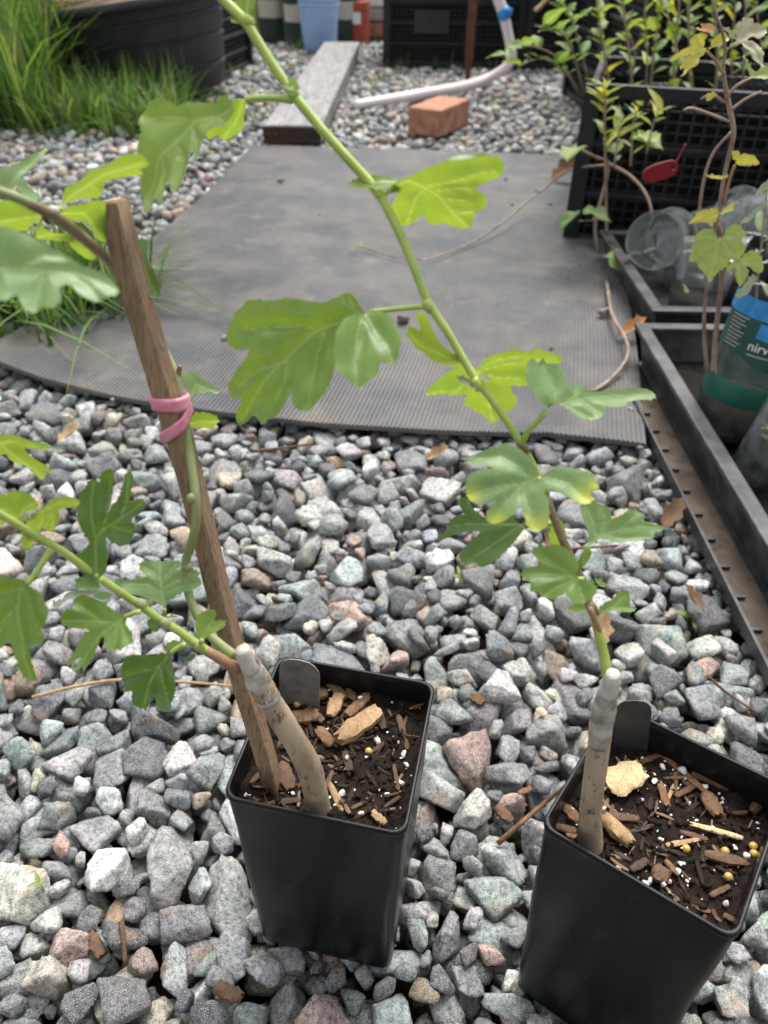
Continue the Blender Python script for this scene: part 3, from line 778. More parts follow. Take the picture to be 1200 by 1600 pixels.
def tab(label, c0, c1, c2, wd, Y, mat):
    # axis from c0 (bottom) to c1 (top); width in px; thickness 0.6 mm; rounded top
    A, B = atY(*c0, Y), atY(*c1, Y + .004); L = (B - A).length; up = (B - A).normalized()
    side = (atY(c0[0] + 60, c0[1] + c2 * 6, Y - .003) - A).normalized(); side = (side - up * side.dot(up)).normalized(); nrm = side.cross(up)
    W = wd * (A - EYE).dot(FWD) / FPX; pr = [(-.5 * W, -.02), (.5 * W, -.02)]
    r = W * .42
    for k in range(9):
        a = math.pi * k / 8; pr.append((math.copysign(W * .5 - r, math.cos(a)) + r * math.cos(a) if k != 4 else 0, L - r + r * math.sin(a)))
    mb = MB(); n = len(pr)
    vs = [A + side * x + up * y + nrm * z for z in (-.0004, .0004) for x, y in pr]
    mb.add(vs, [tuple(range(n - 1, -1, -1)), tuple(n + k for k in range(n))] + [(k, (k + 1) % n, n + (k + 1) % n, n + k) for k in range(n)])
    o = mb.build('plant_tag', mat, None, at=A); return tag(o, label, 'plant tag')
tab('scratched grey round-topped plant tag standing at the back of the staked pot', (468, 1108), (468, 1031), -3, 64, .283, M_TAG)
tab('plain dark grey round-topped plant tag in the pot without a stake', (985, 1160), (992, 1094), 2, 52, .2625, M_TAGB)

# ------------------------------------------------------------------ the two saplings
trA = onplane(497, 1266, PA, NA); YA = trA.y
sapA = thing('hawthorn_sapling', 'leafy hawthorn sapling with bent trunk, one shoot tied to a wooden stake', 'sapling', trA)
def pxtube(pts, Y, rpx, n=10, sm=5, wob=0.0, **k):
    """pts (px,py); Y scalar or list per point; rpx radius in pixels per point"""
    Ys = Y if hasattr(Y, '__len__') else [Y] * len(pts); W = [atY(p[0], p[1], y) for p, y in zip(pts, Ys)]
    R_ = [r * (w_ - EYE).dot(FWD) / FPX for r, w_ in zip(lerp_list(rpx, len(pts)), W)]
    P = smooth_path(W, sm); return MB().tube(P, lerp_list(R_, len(P)), n, True, wob)
pxtube([(499, 1290), (497, 1264), (490, 1225), (481, 1195), (462, 1160), (440, 1125), (424, 1098), (412, 1078)], YA, [20, 20, 18.5, 20.5, 18.5, 19.5, 18, 17], 20, 6, .03).build('trunk', M_BARK, sapA, True)
wr = pxtube([(420, 1092), (412, 1078), (404, 1064), (396, 1048), (388, 1032), (383, 1022)], YA, [19.5, 18.5, 20, 17, 16, 15], 18, 6, .09).build('graft_wrap', M_FILM, sapA, True)
pxtube([(392, 1046), (386, 1034), (381, 1020), (378, 1014)], YA - .002, [14, 13.5, 13, 11], 14, 4, .05).build('wax_cap', M_WAX, wr, True)
pxtube([(416, 1086), (409, 1074), (404, 1066)], YA, [19.2, 20.4, 19.3], 16, 5, .08).build('wrap_edge', M_BARK, wr, True)
# shoot to the left
shootA = pxtube([(372, 1044), (345, 1029), (310, 1009), (278, 985), (245, 965), (210, 940), (165, 910), (130, 885), (95, 860), (55, 836), (20, 815), (-20, 792), (-70, 768)], [YA, YA, YA, YA, YA, YA - .002, YA - .005, YA - .008, YA - .012, YA - .016, YA - .02, YA - .024, YA - .03], [8.5, 8, 7.2, 6.8, 6.5, 6.3, 6.2, 6.2, 6.2, 6.2, 6.4, 6.5, 6.5], 10, 5).build('shoot', M_SHOOT, sapA, True)
pxtube([(374, 1046), (350, 1033), (322, 1017)], YA - .0006, [9, 8.4, 7.4], 10, 4, .08).build('shoot_base', M_REDST, shootA, True)
for p in ((220, 944), (258, 973), (312, 1012), (130, 886), (48, 832)): pxtube([(p[0] - 5, p[1] - 4), p, (p[0] + 5, p[1] + 4)], YA - .003, [6.5, 8, 6.5], 8, 3).build('node', M_SHOOT2, shootA, True)
# shoot up along the stake
BY = lambda y: YA + .004 + (1024 - y) * .000058
pb = [(366, 1024), (345, 1008), (326, 990), (310, 965), (297, 935), (291, 905), (291, 875), (300, 845), (306, 815), (306, 780), (301, 740), (295, 700), (288, 660), (282, 630), (277, 600), (270, 575), (255, 545), (232, 505), (205, 455), (165, 402), (130, 372), (85, 338), (40, 315), (-10, 296), (-50, 284)]
def STY(y): return float(np.interp(y, [316, 1236], [.277, STB0.y]))
STB0 = onplane(427, 1236, PA - NA * .004, NA)
def SBY(y):
    return float(np.interp(y, [280, 340, 402, 455, 545, 600, 680, 740, 790, 850, 900, 1024], [.215, .238, STY(402) + .004, STY(455) + .013, STY(545) + .012, STY(600) + .006, STY(680) + .003, STY(740) - .003, STY(790) - .0085, STY(850) - .0085, STY(900) - .006, YA + .003]))
shootB = pxtube(pb, [SBY(y) for _, y in pb], [8, 7.5, 7.2, 7, 6.8, 6.8, 7, 7, 7, 7, 7, 7, 6.5, 6.5, 6.5, 6.5, 6.5, 6.5, 7.5, 7.5, 8, 8, 8, 8, 8], 10, 5).build('shoot', M_SHOOT2, sapA, True)
pxtube([(165, 402), (130, 372), (85, 338), (45, 318)], [SBY(402) - .0005, SBY(372) - .0005, SBY(338) - .0005, SBY(318) - .0005], [8, 8.6, 9.6, 8.4], 10, 4).build('shoot_bark', M_SHOOT3, shootB, True)
pxtube([(78, 338), (84, 328), (92, 332)], SBY(338) - .002, [9, 8, 5], 8, 3).build('bud', M_WAX, shootB, True)
pxtube([(277, 588), (280, 577), (281, 571)], SBY(585), [5, 4, 3], 8, 3).build('bud', M_REDST, shootB, True)
for p in ((299, 778), (293, 885)): pxtube([(p[0] - 3, p[1] - 5), p, (p[0], p[1] + 6)], SBY(p[1]) - .001, [5, 8, 5], 8, 3).build('node', M_SHOOT2, shootB, True)

rA, rB, rC, rD, rE = (0, 680, 5), (0, 860, 5), (170, 860, 5.4545), (200, 560, 7.5), (0, 220, 4.2857)
up_t = (0, -.55, .85)       # upper side seen from above
under = (0, .75, .55)      # seen from below, light coming through
leaf(sapA, rA, [dict(o=[(0, 30), (110, 30), (200, 50), (300, 65), (380, 90), (400, 105), (360, 125), (280, 120), (170, 120), (220, 160), (300, 215), (370, 260), (410, 300), (395, 310), (330, 275), (375, 325), (350, 310), (350, 345), (315, 360), (270, 325), (240, 305), (210, 270), (185, 245), (130, 260), (90, 225), (65, 190), (55, 150), (20, 155), (0, 175), (-60, 190), (-120, 120), (-100, 50)], b=(-110, 90), t=(370, 200), v=[[(-110, 90), (0, 85), (150, 190), (330, 330)], [(-60, 88), (0, 75), (200, 85), (370, 105)]], n=(.1, .8, .6), fold=.15)], YA + .012, M_LEAFY)
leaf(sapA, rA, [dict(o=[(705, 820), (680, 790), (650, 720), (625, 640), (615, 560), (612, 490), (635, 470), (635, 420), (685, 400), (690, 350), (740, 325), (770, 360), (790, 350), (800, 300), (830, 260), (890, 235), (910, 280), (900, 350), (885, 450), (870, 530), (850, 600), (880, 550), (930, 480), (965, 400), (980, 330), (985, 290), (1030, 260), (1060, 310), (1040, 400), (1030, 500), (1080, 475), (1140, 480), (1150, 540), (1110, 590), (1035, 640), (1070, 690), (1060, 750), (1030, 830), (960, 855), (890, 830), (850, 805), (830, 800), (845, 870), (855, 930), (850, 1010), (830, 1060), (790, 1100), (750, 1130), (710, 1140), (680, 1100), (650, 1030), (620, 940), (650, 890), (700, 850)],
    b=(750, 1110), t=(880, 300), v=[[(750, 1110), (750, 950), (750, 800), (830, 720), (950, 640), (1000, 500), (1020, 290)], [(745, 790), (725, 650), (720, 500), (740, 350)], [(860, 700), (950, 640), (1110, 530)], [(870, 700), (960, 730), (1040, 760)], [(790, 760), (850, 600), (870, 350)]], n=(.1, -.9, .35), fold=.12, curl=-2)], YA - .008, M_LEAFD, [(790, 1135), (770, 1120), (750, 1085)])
leaf(sapA, rA, [dict(o=[(0, 505), (100, 490), (200, 495), (270, 525), (300, 560), (280, 590), (200, 620), (150, 650), (120, 660), (60, 690), (0, 770), (-60, 700), (-80, 580)], b=(150, 650), t=(-60, 600), v=[[(150, 650), (60, 590), (-60, 570)], [(150, 640), (200, 570), (270, 550)]], n=(.1, .75, .65), fold=.2)], YA - .012, M_LEAFY)
leaf(sapA, rA, [dict(o=[(195, 650), (280, 600), (350, 560), (430, 510), (540, 505), (622, 500), (622, 592), (540, 585), (460, 600), (475, 660), (450, 740), (440, 800), (400, 805), (365, 815), (340, 780), (320, 850), (310, 890), (270, 920), (260, 990), (200, 1000), (185, 930), (185, 870), (210, 780), (220, 700)], b=(200, 660), t=(600, 540), v=[[(190, 665), (340, 580), (480, 535), (610, 530)], [(330, 590), (330, 700), (240, 960)], [(390, 560), (420, 660), (410, 790)]], n=(-.2, .6, .7), fold=.3, yel=[(420, 800, 60)])], YA - .014, M_LEAFY, [(140, 690), (170, 670), (210, 650)])
leaf(sapA, rB, [dict(o=[(210, 265), (260, 280), (330, 310), (375, 350), (385, 400), (420, 440), (400, 520), (380, 590), (345, 595), (320, 590), (340, 640), (340, 720), (290, 740), (215, 755), (235, 830), (235, 900), (245, 1000), (240, 1040), (190, 1045), (135, 1000), (125, 900), (100, 800), (70, 690), (40, 740), (0, 775), (-60, 760), (-100, 700), (-140, 560), (-120, 400), (-80, 250), (-20, 190), (10, 165), (90, 200), (160, 215), (200, 230)], b=(210, 255), t=(190, 1030),
    v=[[(210, 255), (150, 350), (130, 500), (160, 750), (190, 1020)], [(180, 290), (50, 320), (-80, 350)], [(200, 290), (250, 460), (310, 680)], [(140, 420), (40, 540), (-30, 700)]], n=(-.15, -.8, .55), fold=.3, curl=6)], YA - .018, M_LEAF, [(405, -25), (350, 70), (280, 175), (210, 262)], .0011, petY=YA - .008)
leaf(sapA, rB, [dict(o=[(985, 500), (920, 490), (870, 450), (830, 420), (740, 385), (690, 365), (640, 395), (600, 410), (595, 450), (600, 475), (540, 490), (520, 530), (500, 560), (505, 595), (560, 610), (640, 625), (720, 630), (660, 660), (620, 720), (580, 790), (530, 850), (505, 890), (560, 870), (620, 820), (590, 890), (555, 940), (590, 945), (640, 900), (670, 830), (640, 930), (660, 945), (720, 890), (750, 820), (770, 760), (790, 690), (810, 670), (830, 740), (860, 790), (910, 800), (930, 780), (970, 805), (1000, 770), (1065, 730), (1050, 680), (1055, 650), (1010, 610), (990, 560)], b=(975, 520), t=(530, 880),
    v=[[(975, 520), (915, 560), (800, 650), (700, 760), (600, 900)], [(880, 565), (750, 560), (520, 560)], [(915, 560), (920, 680), (890, 790)], [(930, 550), (990, 650), (1040, 730)], [(780, 545), (700, 470), (630, 430)]], n=(-.1, -.5, .87), fold=.35)], YA - .014, M_LEAF, [(1095, 480), (1040, 490), (975, 520)])
leaf(sapA, rB, [dict(o=[(400, 400), (480, 380), (530, 330), (620, 310), (780, 320), (800, 340), (700, 345), (600, 360), (500, 400), (440, 460), (415, 450)], b=(800, 325), t=(420, 440), v=[[(800, 325), (620, 335), (500, 370), (420, 430)]], n=(0, -.4, .9), fold=.3)], YA + .004, M_SAGE)
leaf(sapA, rB, [dict(o=[(590, 300), (600, 230), (680, 220), (780, 250), (790, 320), (720, 330), (640, 310)], b=(790, 300), t=(600, 260), n=(0, -.4, .9))], YA + .004, M_LEAFD)
leaf(sapA, rB, [dict(o=[(745, 370), (790, 330), (850, 340), (905, 370), (860, 400), (800, 405)], b=(850, 340), t=(760, 390), n=(0, -.3, .9))], YA + .002, M_LEAFD)
leaf(sapA, rC, [dict(o=[(480, 500), (440, 470), (380, 430), (300, 400), (200, 375), (120, 360), (110, 300), (120, 270), (200, 260), (270, 240), (340, 230), (290, 200), (265, 150), (270, 110), (340, 90), (430, 85), (520, 90), (600, 90), (630, 120), (610, 150), (570, 180), (620, 170), (720, 160), (780, 180), (790, 220), (770, 235), (800, 260), (805, 300), (770, 330), (720, 350), (640, 370), (570, 400), (530, 430), (500, 470)], b=(475, 520), t=(440, 95),
    v=[[(475, 520), (465, 400), (445, 250), (435, 100)], [(450, 350), (350, 290), (180, 290)], [(470, 330), (560, 270), (770, 200)], [(465, 370), (600, 310), (790, 290)], [(445, 260), (520, 180), (590, 110)], [(445, 250), (380, 180), (300, 140)]], n=(0, -.62, .8), fold=.3, curl=3, puff=.0009)], YA + .012, M_LEAFP, [(480, 610), (478, 560), (475, 500)], .0008)
leaf(sapA, rC, [dict(o=[(785, 790), (750, 740), (740, 640), (750, 570), (800, 530), (860, 510), (915, 520), (920, 550), (905, 595), (960, 590), (1005, 595), (990, 650), (930, 690), (870, 720), (810, 760)], b=(785, 785), t=(950, 570), v=[[(785, 785), (830, 670), (890, 600)], [(830, 680), (900, 650), (980, 610)]], n=(.1, -.6, .75), fold=.3)], YA - .006, M_LEAFY, [(790, 830), (780, 800), (795, 760)])
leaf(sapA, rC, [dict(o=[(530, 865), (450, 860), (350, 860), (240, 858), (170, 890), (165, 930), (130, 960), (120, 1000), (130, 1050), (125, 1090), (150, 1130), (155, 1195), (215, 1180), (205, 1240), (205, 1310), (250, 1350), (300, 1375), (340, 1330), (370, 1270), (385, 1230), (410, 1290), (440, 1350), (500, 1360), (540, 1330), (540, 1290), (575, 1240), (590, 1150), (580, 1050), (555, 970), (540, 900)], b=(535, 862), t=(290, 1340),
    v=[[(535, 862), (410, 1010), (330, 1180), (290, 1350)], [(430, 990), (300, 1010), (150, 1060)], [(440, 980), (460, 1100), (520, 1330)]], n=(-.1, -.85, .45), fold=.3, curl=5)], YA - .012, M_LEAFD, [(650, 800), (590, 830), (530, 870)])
leaf(sapA, rC, [dict(o=[(470, 850), (500, 810), (560, 775), (655, 800), (640, 830), (560, 850)], b=(655, 805), t=(480, 845), n=(0, -.3, .9))], YA - .004, M_LEAFY)
leaf(sapA, rC, [dict(o=[(340, 610), (380, 540), (430, 590), (440, 690), (400, 700), (350, 660)], b=(430, 620), t=(350, 640), n=(0, -.6, .7))], YA + .003, M_LEAFD)
leaf(sapA, rC, [dict(o=[(660, 930), (720, 880), (750, 870), (740, 920), (700, 950)], b=(745, 880), t=(670, 935), n=(0, -.6, .7))], YA + .001, M_LEAFD)
leaf(sapA, rC, [dict(o=[(265, 490), (310, 445), (350, 415), (372, 440), (340, 490), (290, 500)], b=(270, 490), t=(365, 425), n=(0, -.4, .8))], YA - .003, M_LEAFY)
leaf(sapA, rC, [dict(o=[(490, 585), (530, 550), (590, 555), (592, 580), (540, 580)], b=(490, 585), t=(590, 565), n=(0, -.4, .8))], YA + .002, M_LEAFY)
leaf(sapA, rC, [dict(o=[(60, 265), (95, 240), (118, 290), (115, 345), (80, 352), (62, 320)], b=(70, 340), t=(100, 250), n=(0, -.4, .8))], YA - .001, M_LEAFD)
# small leaves at the tie
YT = SBY(640)
leaf(sapA, rD, [dict(o=[(600, 240), (650, 215), (740, 205), (820, 225), (880, 270), (960, 310), (1040, 350), (1070, 385), (1040, 410), (900, 410), (800, 430), (750, 450), (725, 520), (720, 640), (700, 640), (700, 500), (690, 400), (640, 320)], b=(712, 600), t=(1060, 385), v=[[(712, 600), (710, 450), (800, 330), (1050, 385)]], n=(.2, -.5, .85), fold=.3)], YT + .004, M_LEAFP)
leaf(sapA, rD, [dict(o=[(720, 700), (760, 670), (860, 650), (960, 655), (1040, 680), (1080, 730), (1030, 770), (1000, 830), (930, 850), (850, 840), (780, 830), (730, 790)], b=(712, 760), t=(1075, 730), v=[[(712, 760), (850, 740), (1060, 730)]], n=(.2, .8, .55))], YT + .004, M_LEAFY)
# upper leaves by the stake head
YU = SBY(380)
leaf(sapA, rE, [dict(o=[(785, 985), (770, 1030), (720, 1040), (650, 1080), (580, 1065), (520, 1020), (450, 960), (400, 1010), (425, 1050), (420, 1110), (370, 1150), (290, 1130), (240, 1165), (180, 1150), (140, 1090), (130, 1040), (60, 1090), (0, 1095), (-150, 1060), (-250, 900), (-200, 750), (-100, 640), (0, 615), (100, 625), (200, 670), (330, 720), (450, 770), (540, 830), (650, 860), (720, 890), (760, 930)], b=(-220, 830), t=(770, 980),
    v=[[(-220, 830), (0, 850), (300, 870), (500, 870), (750, 960)], [(300, 870), (270, 1000), (240, 1140)], [(450, 860), (580, 950), (660, 1060)], [(0, 850), (-40, 960), (-60, 1060)], [(150, 860), (300, 780), (420, 770)]], n=(.1, -.62, .8), fold=.2, curl=3)], .196, M_LEAFP, [(-330, 740), (-280, 790), (-220, 830)], .0012)
leaf(sapA, rE, [dict(o=[(410, 450), (430, 350), (480, 310), (530, 270), (600, 200), (650, 170), (700, 150), (800, 90), (870, 65), (960, 55), (1000, 100), (990, 130), (920, 150), (960, 180), (950, 215), (880, 210), (830, 230), (760, 260), (700, 270), (690, 310), (690, 335), (640, 390), (560, 400), (470, 420)], b=(405, 455), t=(980, 110), v=[[(405, 455), (560, 300), (700, 200), (960, 100)], [(600, 270), (660, 310), (670, 340)]], n=(0, .75, .65), fold=.2)], YU - .004, M_LEAFY, [(360, 490), (385, 480), (410, 445)])
leaf(sapA, rE, [dict(o=[(-60, 250), (0, 210), (70, 200), (130, 150), (200, 110), (270, 60), (310, 35), (325, 50), (290, 100), (230, 170), (170, 230), (120, 290), (90, 330), (0, 300)], b=(60, 320), t=(320, 40), v=[[(60, 320), (120, 230), (310, 45)]], n=(.3, -.6, .75), fold=.3), dict(o=[(100, 300), (170, 290), (220, 350), (280, 390), (270, 420), (200, 420), (140, 370)], b=(100, 300), t=(280, 400), n=(.1, -.5, .85))], YU - .016, M_LEAFP)
leaf(sapA, rE, [dict(o=[(400, 490), (450, 455), (540, 450), (640, 440), (700, 460), (720, 660), (690, 690), (650, 690), (620, 600), (570, 555), (520, 560), (480, 570), (430, 530)], b=(400, 500), t=(700, 600), v=[[(400, 500), (560, 500), (690, 640)]], n=(0, .8, .55), curl=8)], YU + .006, M_LEAFY)
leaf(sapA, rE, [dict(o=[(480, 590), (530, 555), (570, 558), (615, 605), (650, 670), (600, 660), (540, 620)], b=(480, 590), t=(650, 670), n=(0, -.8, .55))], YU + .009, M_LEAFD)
leaf(sapA, rE, [dict(o=[(455, 720), (490, 680), (560, 700), (640, 760), (650, 810), (560, 825), (510, 780)], b=(500, 680), t=(640, 810), n=(0, .8, .55), yel=[(600, 780, 60)])], YU + .004, M_LEAFY)
leaf(sapA, rE, [dict(o=[(-50, 500), (0, 425), (100, 445), (200, 475), (290, 510), (250, 560), (190, 590), (190, 640), (100, 620), (0, 600)], b=(290, 505), t=(-30, 540), v=[[(290, 505), (150, 530), (-30, 540)]], n=(0, .7, .6))], YU - .010, M_LEAFY)
leaf(sapA, rE, [dict(o=[(235, 600), (280, 580), (340, 610), (420, 620), (490, 660), (450, 720), (330, 700), (250, 670)], b=(400, 620), t=(245, 640), v=[[(400, 620), (245, 640)]], n=(0, .75, .6))], YU - .002, M_LEAFY)
leaf(sapA, rE, [dict(o=[(900, 670), (960, 665), (1000, 700), (990, 780), (1010, 850), (1050, 920), (1085, 980), (1060, 1040), (1000, 1050), (960, 950), (880, 750)], b=(900, 690), t=(1050, 1030), v=[[(900, 690), (960, 850), (1050, 1020)]], n=(.1, -.6, .75))], SBY(440) + .006, M_LEAFD)

# stake and ties
STB = onplane(427, 1236, PA - NA * .004, NA); STT = atY(178, 316, .277)
stk = (STT - STB).normalized(); STB2 = STB - stk * .02
ss = Vector((.94, -.33, 0)).normalized(); ss = (ss - stk * ss.dot(stk)).normalized(); sn = ss.cross(stk)
def stake():
    mb = MB(); N = 24; hw = .0043; rings = []
    for i in range(N + 1):
        c = STB2.lerp(STT, i / N) + ss * (.0009 * math.sin(i * .5)); r = []
        for a, b in ((-1, -.8), (-.8, -1), (.8, -1), (1, -.8), (1, .8), (.8, 1), (-.8, 1), (-1, .8)):
            j = 1 + .05 * noise.noise(Vector((a * 3, b * 3, i * .6)))
            r.append(c + ss * (hw * a * j) + sn * (hw * b * j))
        rings.append(r)
    top = [STT + stk * .0008 + (p - STT) * .86 for p in rings[-1]]
    mb = loft(rings + [top]); n = 8; b = (N + 1) * n; mb.f.append(tuple(b + k for k in range(n)))
    o = mb.build('wooden_stake', M_STAKE, None, smooth=35, at=STB2)
    return tag(o, 'square brown wooden stake pushed into the soil of a black pot', 'stake')
stake()
def band(label, tc, tilt, width):
    """closed flat loop round stake and shoot"""
    tpos = STB2.lerp(STT, tc); px, py, _ = project(tpos)
    mb = MB(); N = 30; vs = []
    for i in range(N):
        a = 2 * math.pi * i / N; x = math.cos(a); y = math.sin(a)
        k = 1 / max(abs(x), abs(y)) ** .55
        rx = .0055 * k * x + (.0028 if x > 0 else 0) * min(1, abs(x) * 1.3); ry = .0053 * k * y
        c = tpos + ss * rx + sn * ry + stk * (tilt * (x * .6 - y * .5) * .007)
        od = (ss * x + sn * y).normalized()
        for dz, dr in ((-width, 0), (-width * .5, .0006), (0, .0002), (width * .5, .0006), (width, 0), (0, -.0008)): vs.append(c + stk * dz + od * dr)
    mb.add(vs, [(i * 6 + k, ((i + 1) % N) * 6 + k, ((i + 1) % N) * 6 + (k + 1) % 6, i * 6 + (k + 1) % 6) for i in range(N) for k in range(6)])
    return mb
TC = None
best = min((abs(project(STB2.lerp(STT, t / 400))[1] - 627), t / 400) for t in range(401))[1]
b2 = min((abs(project(STB2.lerp(STT, t / 400))[1] - 660), t / 400) for t in range(401))[1]
tie = thing('rubber_band_tie', 'pink rubber band wound round the wooden stake and the shoot', 'rubber band', STB2.lerp(STT, best))
band('', best, -.1, .0031).build('upper_loop', M_PINK, tie, True)
band('', b2, .95, .0029).build('lower_loop', M_PINK, tie, True)

# ------------------------------------------------------------------ right sapling
trB = onplane(922, 1322, PB, NB_); YB = trB.y
sapB = thing('hawthorn_sapling', 'single-stemmed hawthorn sapling with straight trunk and long leaning green shoot', 'sapling', trB)
pxtube([(918, 1345), (922, 1320), (922, 1285), (925, 1245), (931, 1200), (936, 1165), (940, 1135)], YB, [21, 20, 18, 17, 17.6, 17, 17], 20, 6, .03).build('trunk', M_BARK, sapB, True)
wr = pxtube([(936, 1160), (939, 1135), (943, 1110), (947, 1092), (951, 1078)], YB, [17.6, 18.6, 19, 17, 15], 18, 6, .09).build('graft_wrap', M_FILM, sapB, True)
pxtube([(950, 1085), (954, 1072), (957, 1060), (958, 1052)], YB - .001, [15, 14.5, 14, 11], 14, 4, .05).build('wax_cap', M_WAX, wr, True)
def RY(y): return YB + .004 + (1065 - y) * .000095
ps = [(950, 1064), (945, 1030), (938, 1000), (925, 955), (905, 900), (882, 850), (862, 800), (838, 740), (815, 695), (790, 655), (765, 620), (735, 580), (700, 520), (668, 470), (640, 400), (615, 345), (590, 300), (550, 255), (505, 205), (460, 150), (425, 100), (400, 60), (380, 30), (345, -5), (320, -40)]
shootR = pxtube(ps, [RY(y) for _, y in ps], [8.5, 8, 7.5, 7, 6.5, 6.5, 6.5, 6.5, 6.5, 6.2, 6.2, 6.4, 6.5, 7, 7.2, 7.4, 7.6, 7.6, 7.6, 7.8, 7.8, 7.8, 8, 7.5, 7.5], 12, 5).build('shoot', M_SHOOT, sapB, True)
pxtube([(925, 955), (905, 900), (882, 850), (862, 800), (842, 752)], [RY(955) - .0004, RY(900) - .0004, RY(850) - .0004, RY(800) - .0004, RY(752) - .0002], [7.1, 6.9, 6.9, 6.8, 6.2], 12, 5).build('brown_stem', M_SHOOT3, shootR, True)
pxtube([(385, 34), (391, 12), (395, -15)], RY(20), [7, 6, 6], 10, 4).build('side_shoot', M_SHOOT, shootR, True)
for p, r_ in (((459, 147), 10), ((592, 302), 9.5), ((669, 478), 9), ((388, 34), 10), ((745, 600), 8), ((818, 700), 8), ((925, 950), 8.5), ((905, 900), 8)):
    pxtube([(p[0] - 6, p[1] - 8), p, (p[0] + 5, p[1] + 8)], RY(p[1]) - .0005, [7, r_, 7], 10, 3).build('node', M_SHOOT if p[1] < 700 else M_SHOOT3, shootR, True)
r1_, r2_, r3_, r4_, r5_, r6_, r7_ = (200, 130, 4), (530, 230, 4.4444), (340, 450, 4), (630, 490, 4.615), (800, 560, 5), (680, 690, 4.615), (800, 780, 4.8)
r8_ = (340, 0, 7.5)
leaf(sapB, r8_, [dict(o=[(150, 240), (160, 150), (210, 80), (290, 50), (360, 45), (420, 70), (450, 130), (420, 210), (370, 240), (300, 230), (230, 300), (180, 330)], b=(330, 250), t=(160, 200), v=[[(330, 250), (240, 180), (170, 160)]], n=(0, -.3, .9), fold=.5)], RY(30) - .002, M_LEAFY)
leaf(sapB, r8_, [dict(o=[(740, 980), (820, 965), (900, 985), (950, 1030), (970, 1090), (900, 1110), (820, 1090), (760, 1040)], b=(930, 1090), t=(750, 990), n=(0, -.5, .8))], RY(140) - .002, M_LEAFY)
leaf(sapB, r1_, [dict(o=[(670, 130), (600, 108), (560, 150), (480, 160), (400, 170), (330, 185), (250, 160), (170, 180), (110, 230), (85, 280), (100, 320), (60, 390), (50, 430), (60, 500), (30, 560), (25, 640), (40, 730), (75, 725), (100, 700), (125, 650), (160, 710), (190, 690), (215, 600), (235, 590), (260, 655), (300, 660), (335, 610), (345, 560), (380, 450), (400, 400), (415, 480), (440, 480), (450, 400), (480, 360), (520, 290), (580, 290), (640, 240)], b=(735, 105), t=(60, 600),
    v=[[(735, 105), (660, 145), (560, 200), (430, 240), (300, 350), (180, 440), (80, 620)], [(430, 240), (300, 230), (130, 240)], [(400, 270), (430, 350), (430, 470)], [(300, 350), (330, 450), (290, 640)], [(200, 430), (190, 560), (170, 690)], [(560, 200), (600, 230), (600, 270)]], n=(-.25, -.45, .85), fold=.35, curl=6, puff=.0012),
    dict(o=[(650, 128), (735, 95), (738, 140), (720, 200), (722, 290), (680, 340), (610, 360), (560, 320), (520, 355), (485, 360), (490, 300), (560, 280), (620, 250), (645, 200)], b=(720, 110), t=(560, 340), v=[[(720, 110), (680, 230), (600, 340)]], n=(.1, .8, .55), Y=RY(150) + .002)], RY(150), M_LEAFY, [(1030, 105), (900, 92), (800, 94), (735, 104)], .0011)
leaf(sapB, r2_, [dict(o=[(340, 320), (370, 270), (440, 240), (500, 215), (600, 180), (700, 150), (800, 145), (950, 130), (1085, 120), (1130, 135), (1145, 170), (1130, 215), (1080, 255), (1000, 285), (935, 295), (960, 320), (1010, 345), (1030, 380), (1025, 420), (985, 450), (945, 450), (950, 490), (925, 515), (915, 550), (860, 560), (800, 570), (760, 560), (735, 540), (690, 555), (640, 560), (605, 535), (590, 500), (575, 480), (545, 520), (500, 550), (440, 575), (410, 560), (370, 520), (320, 525), (320, 500), (350, 440), (365, 410), (390, 380), (405, 330)], b=(330, 330), t=(890, 540),
    v=[[(340, 300), (480, 250), (590, 300), (700, 370), (830, 490), (890, 545)], [(590, 300), (850, 240), (1090, 200)], [(650, 335), (800, 305), (920, 300)], [(590, 310), (530, 370), (490, 470), (470, 540)], [(720, 385), (800, 370), (920, 385)], [(780, 440), (860, 450), (930, 450)]], n=(.1, .85, .5), fold=.18, curl=3),
    dict(o=[(700, 152), (740, 120), (830, 85), (960, 65), (1080, 80), (1090, 110), (1085, 125), (950, 136), (800, 151)], b=(705, 150), t=(1085, 100), n=(0, -.5, .86)),
    dict(o=[(45, 235), (100, 215), (165, 195), (300, 200), (430, 230), (480, 230), (380, 270), (340, 300), (310, 320), (270, 350), (225, 310), (180, 300), (110, 280)], b=(400, 240), t=(50, 235), v=[[(400, 240), (250, 240), (60, 240)]], n=(0, -.5, .86))], RY(300), M_LEAFY, [(285, 360), (310, 340), (350, 300), (420, 262)], .0009)
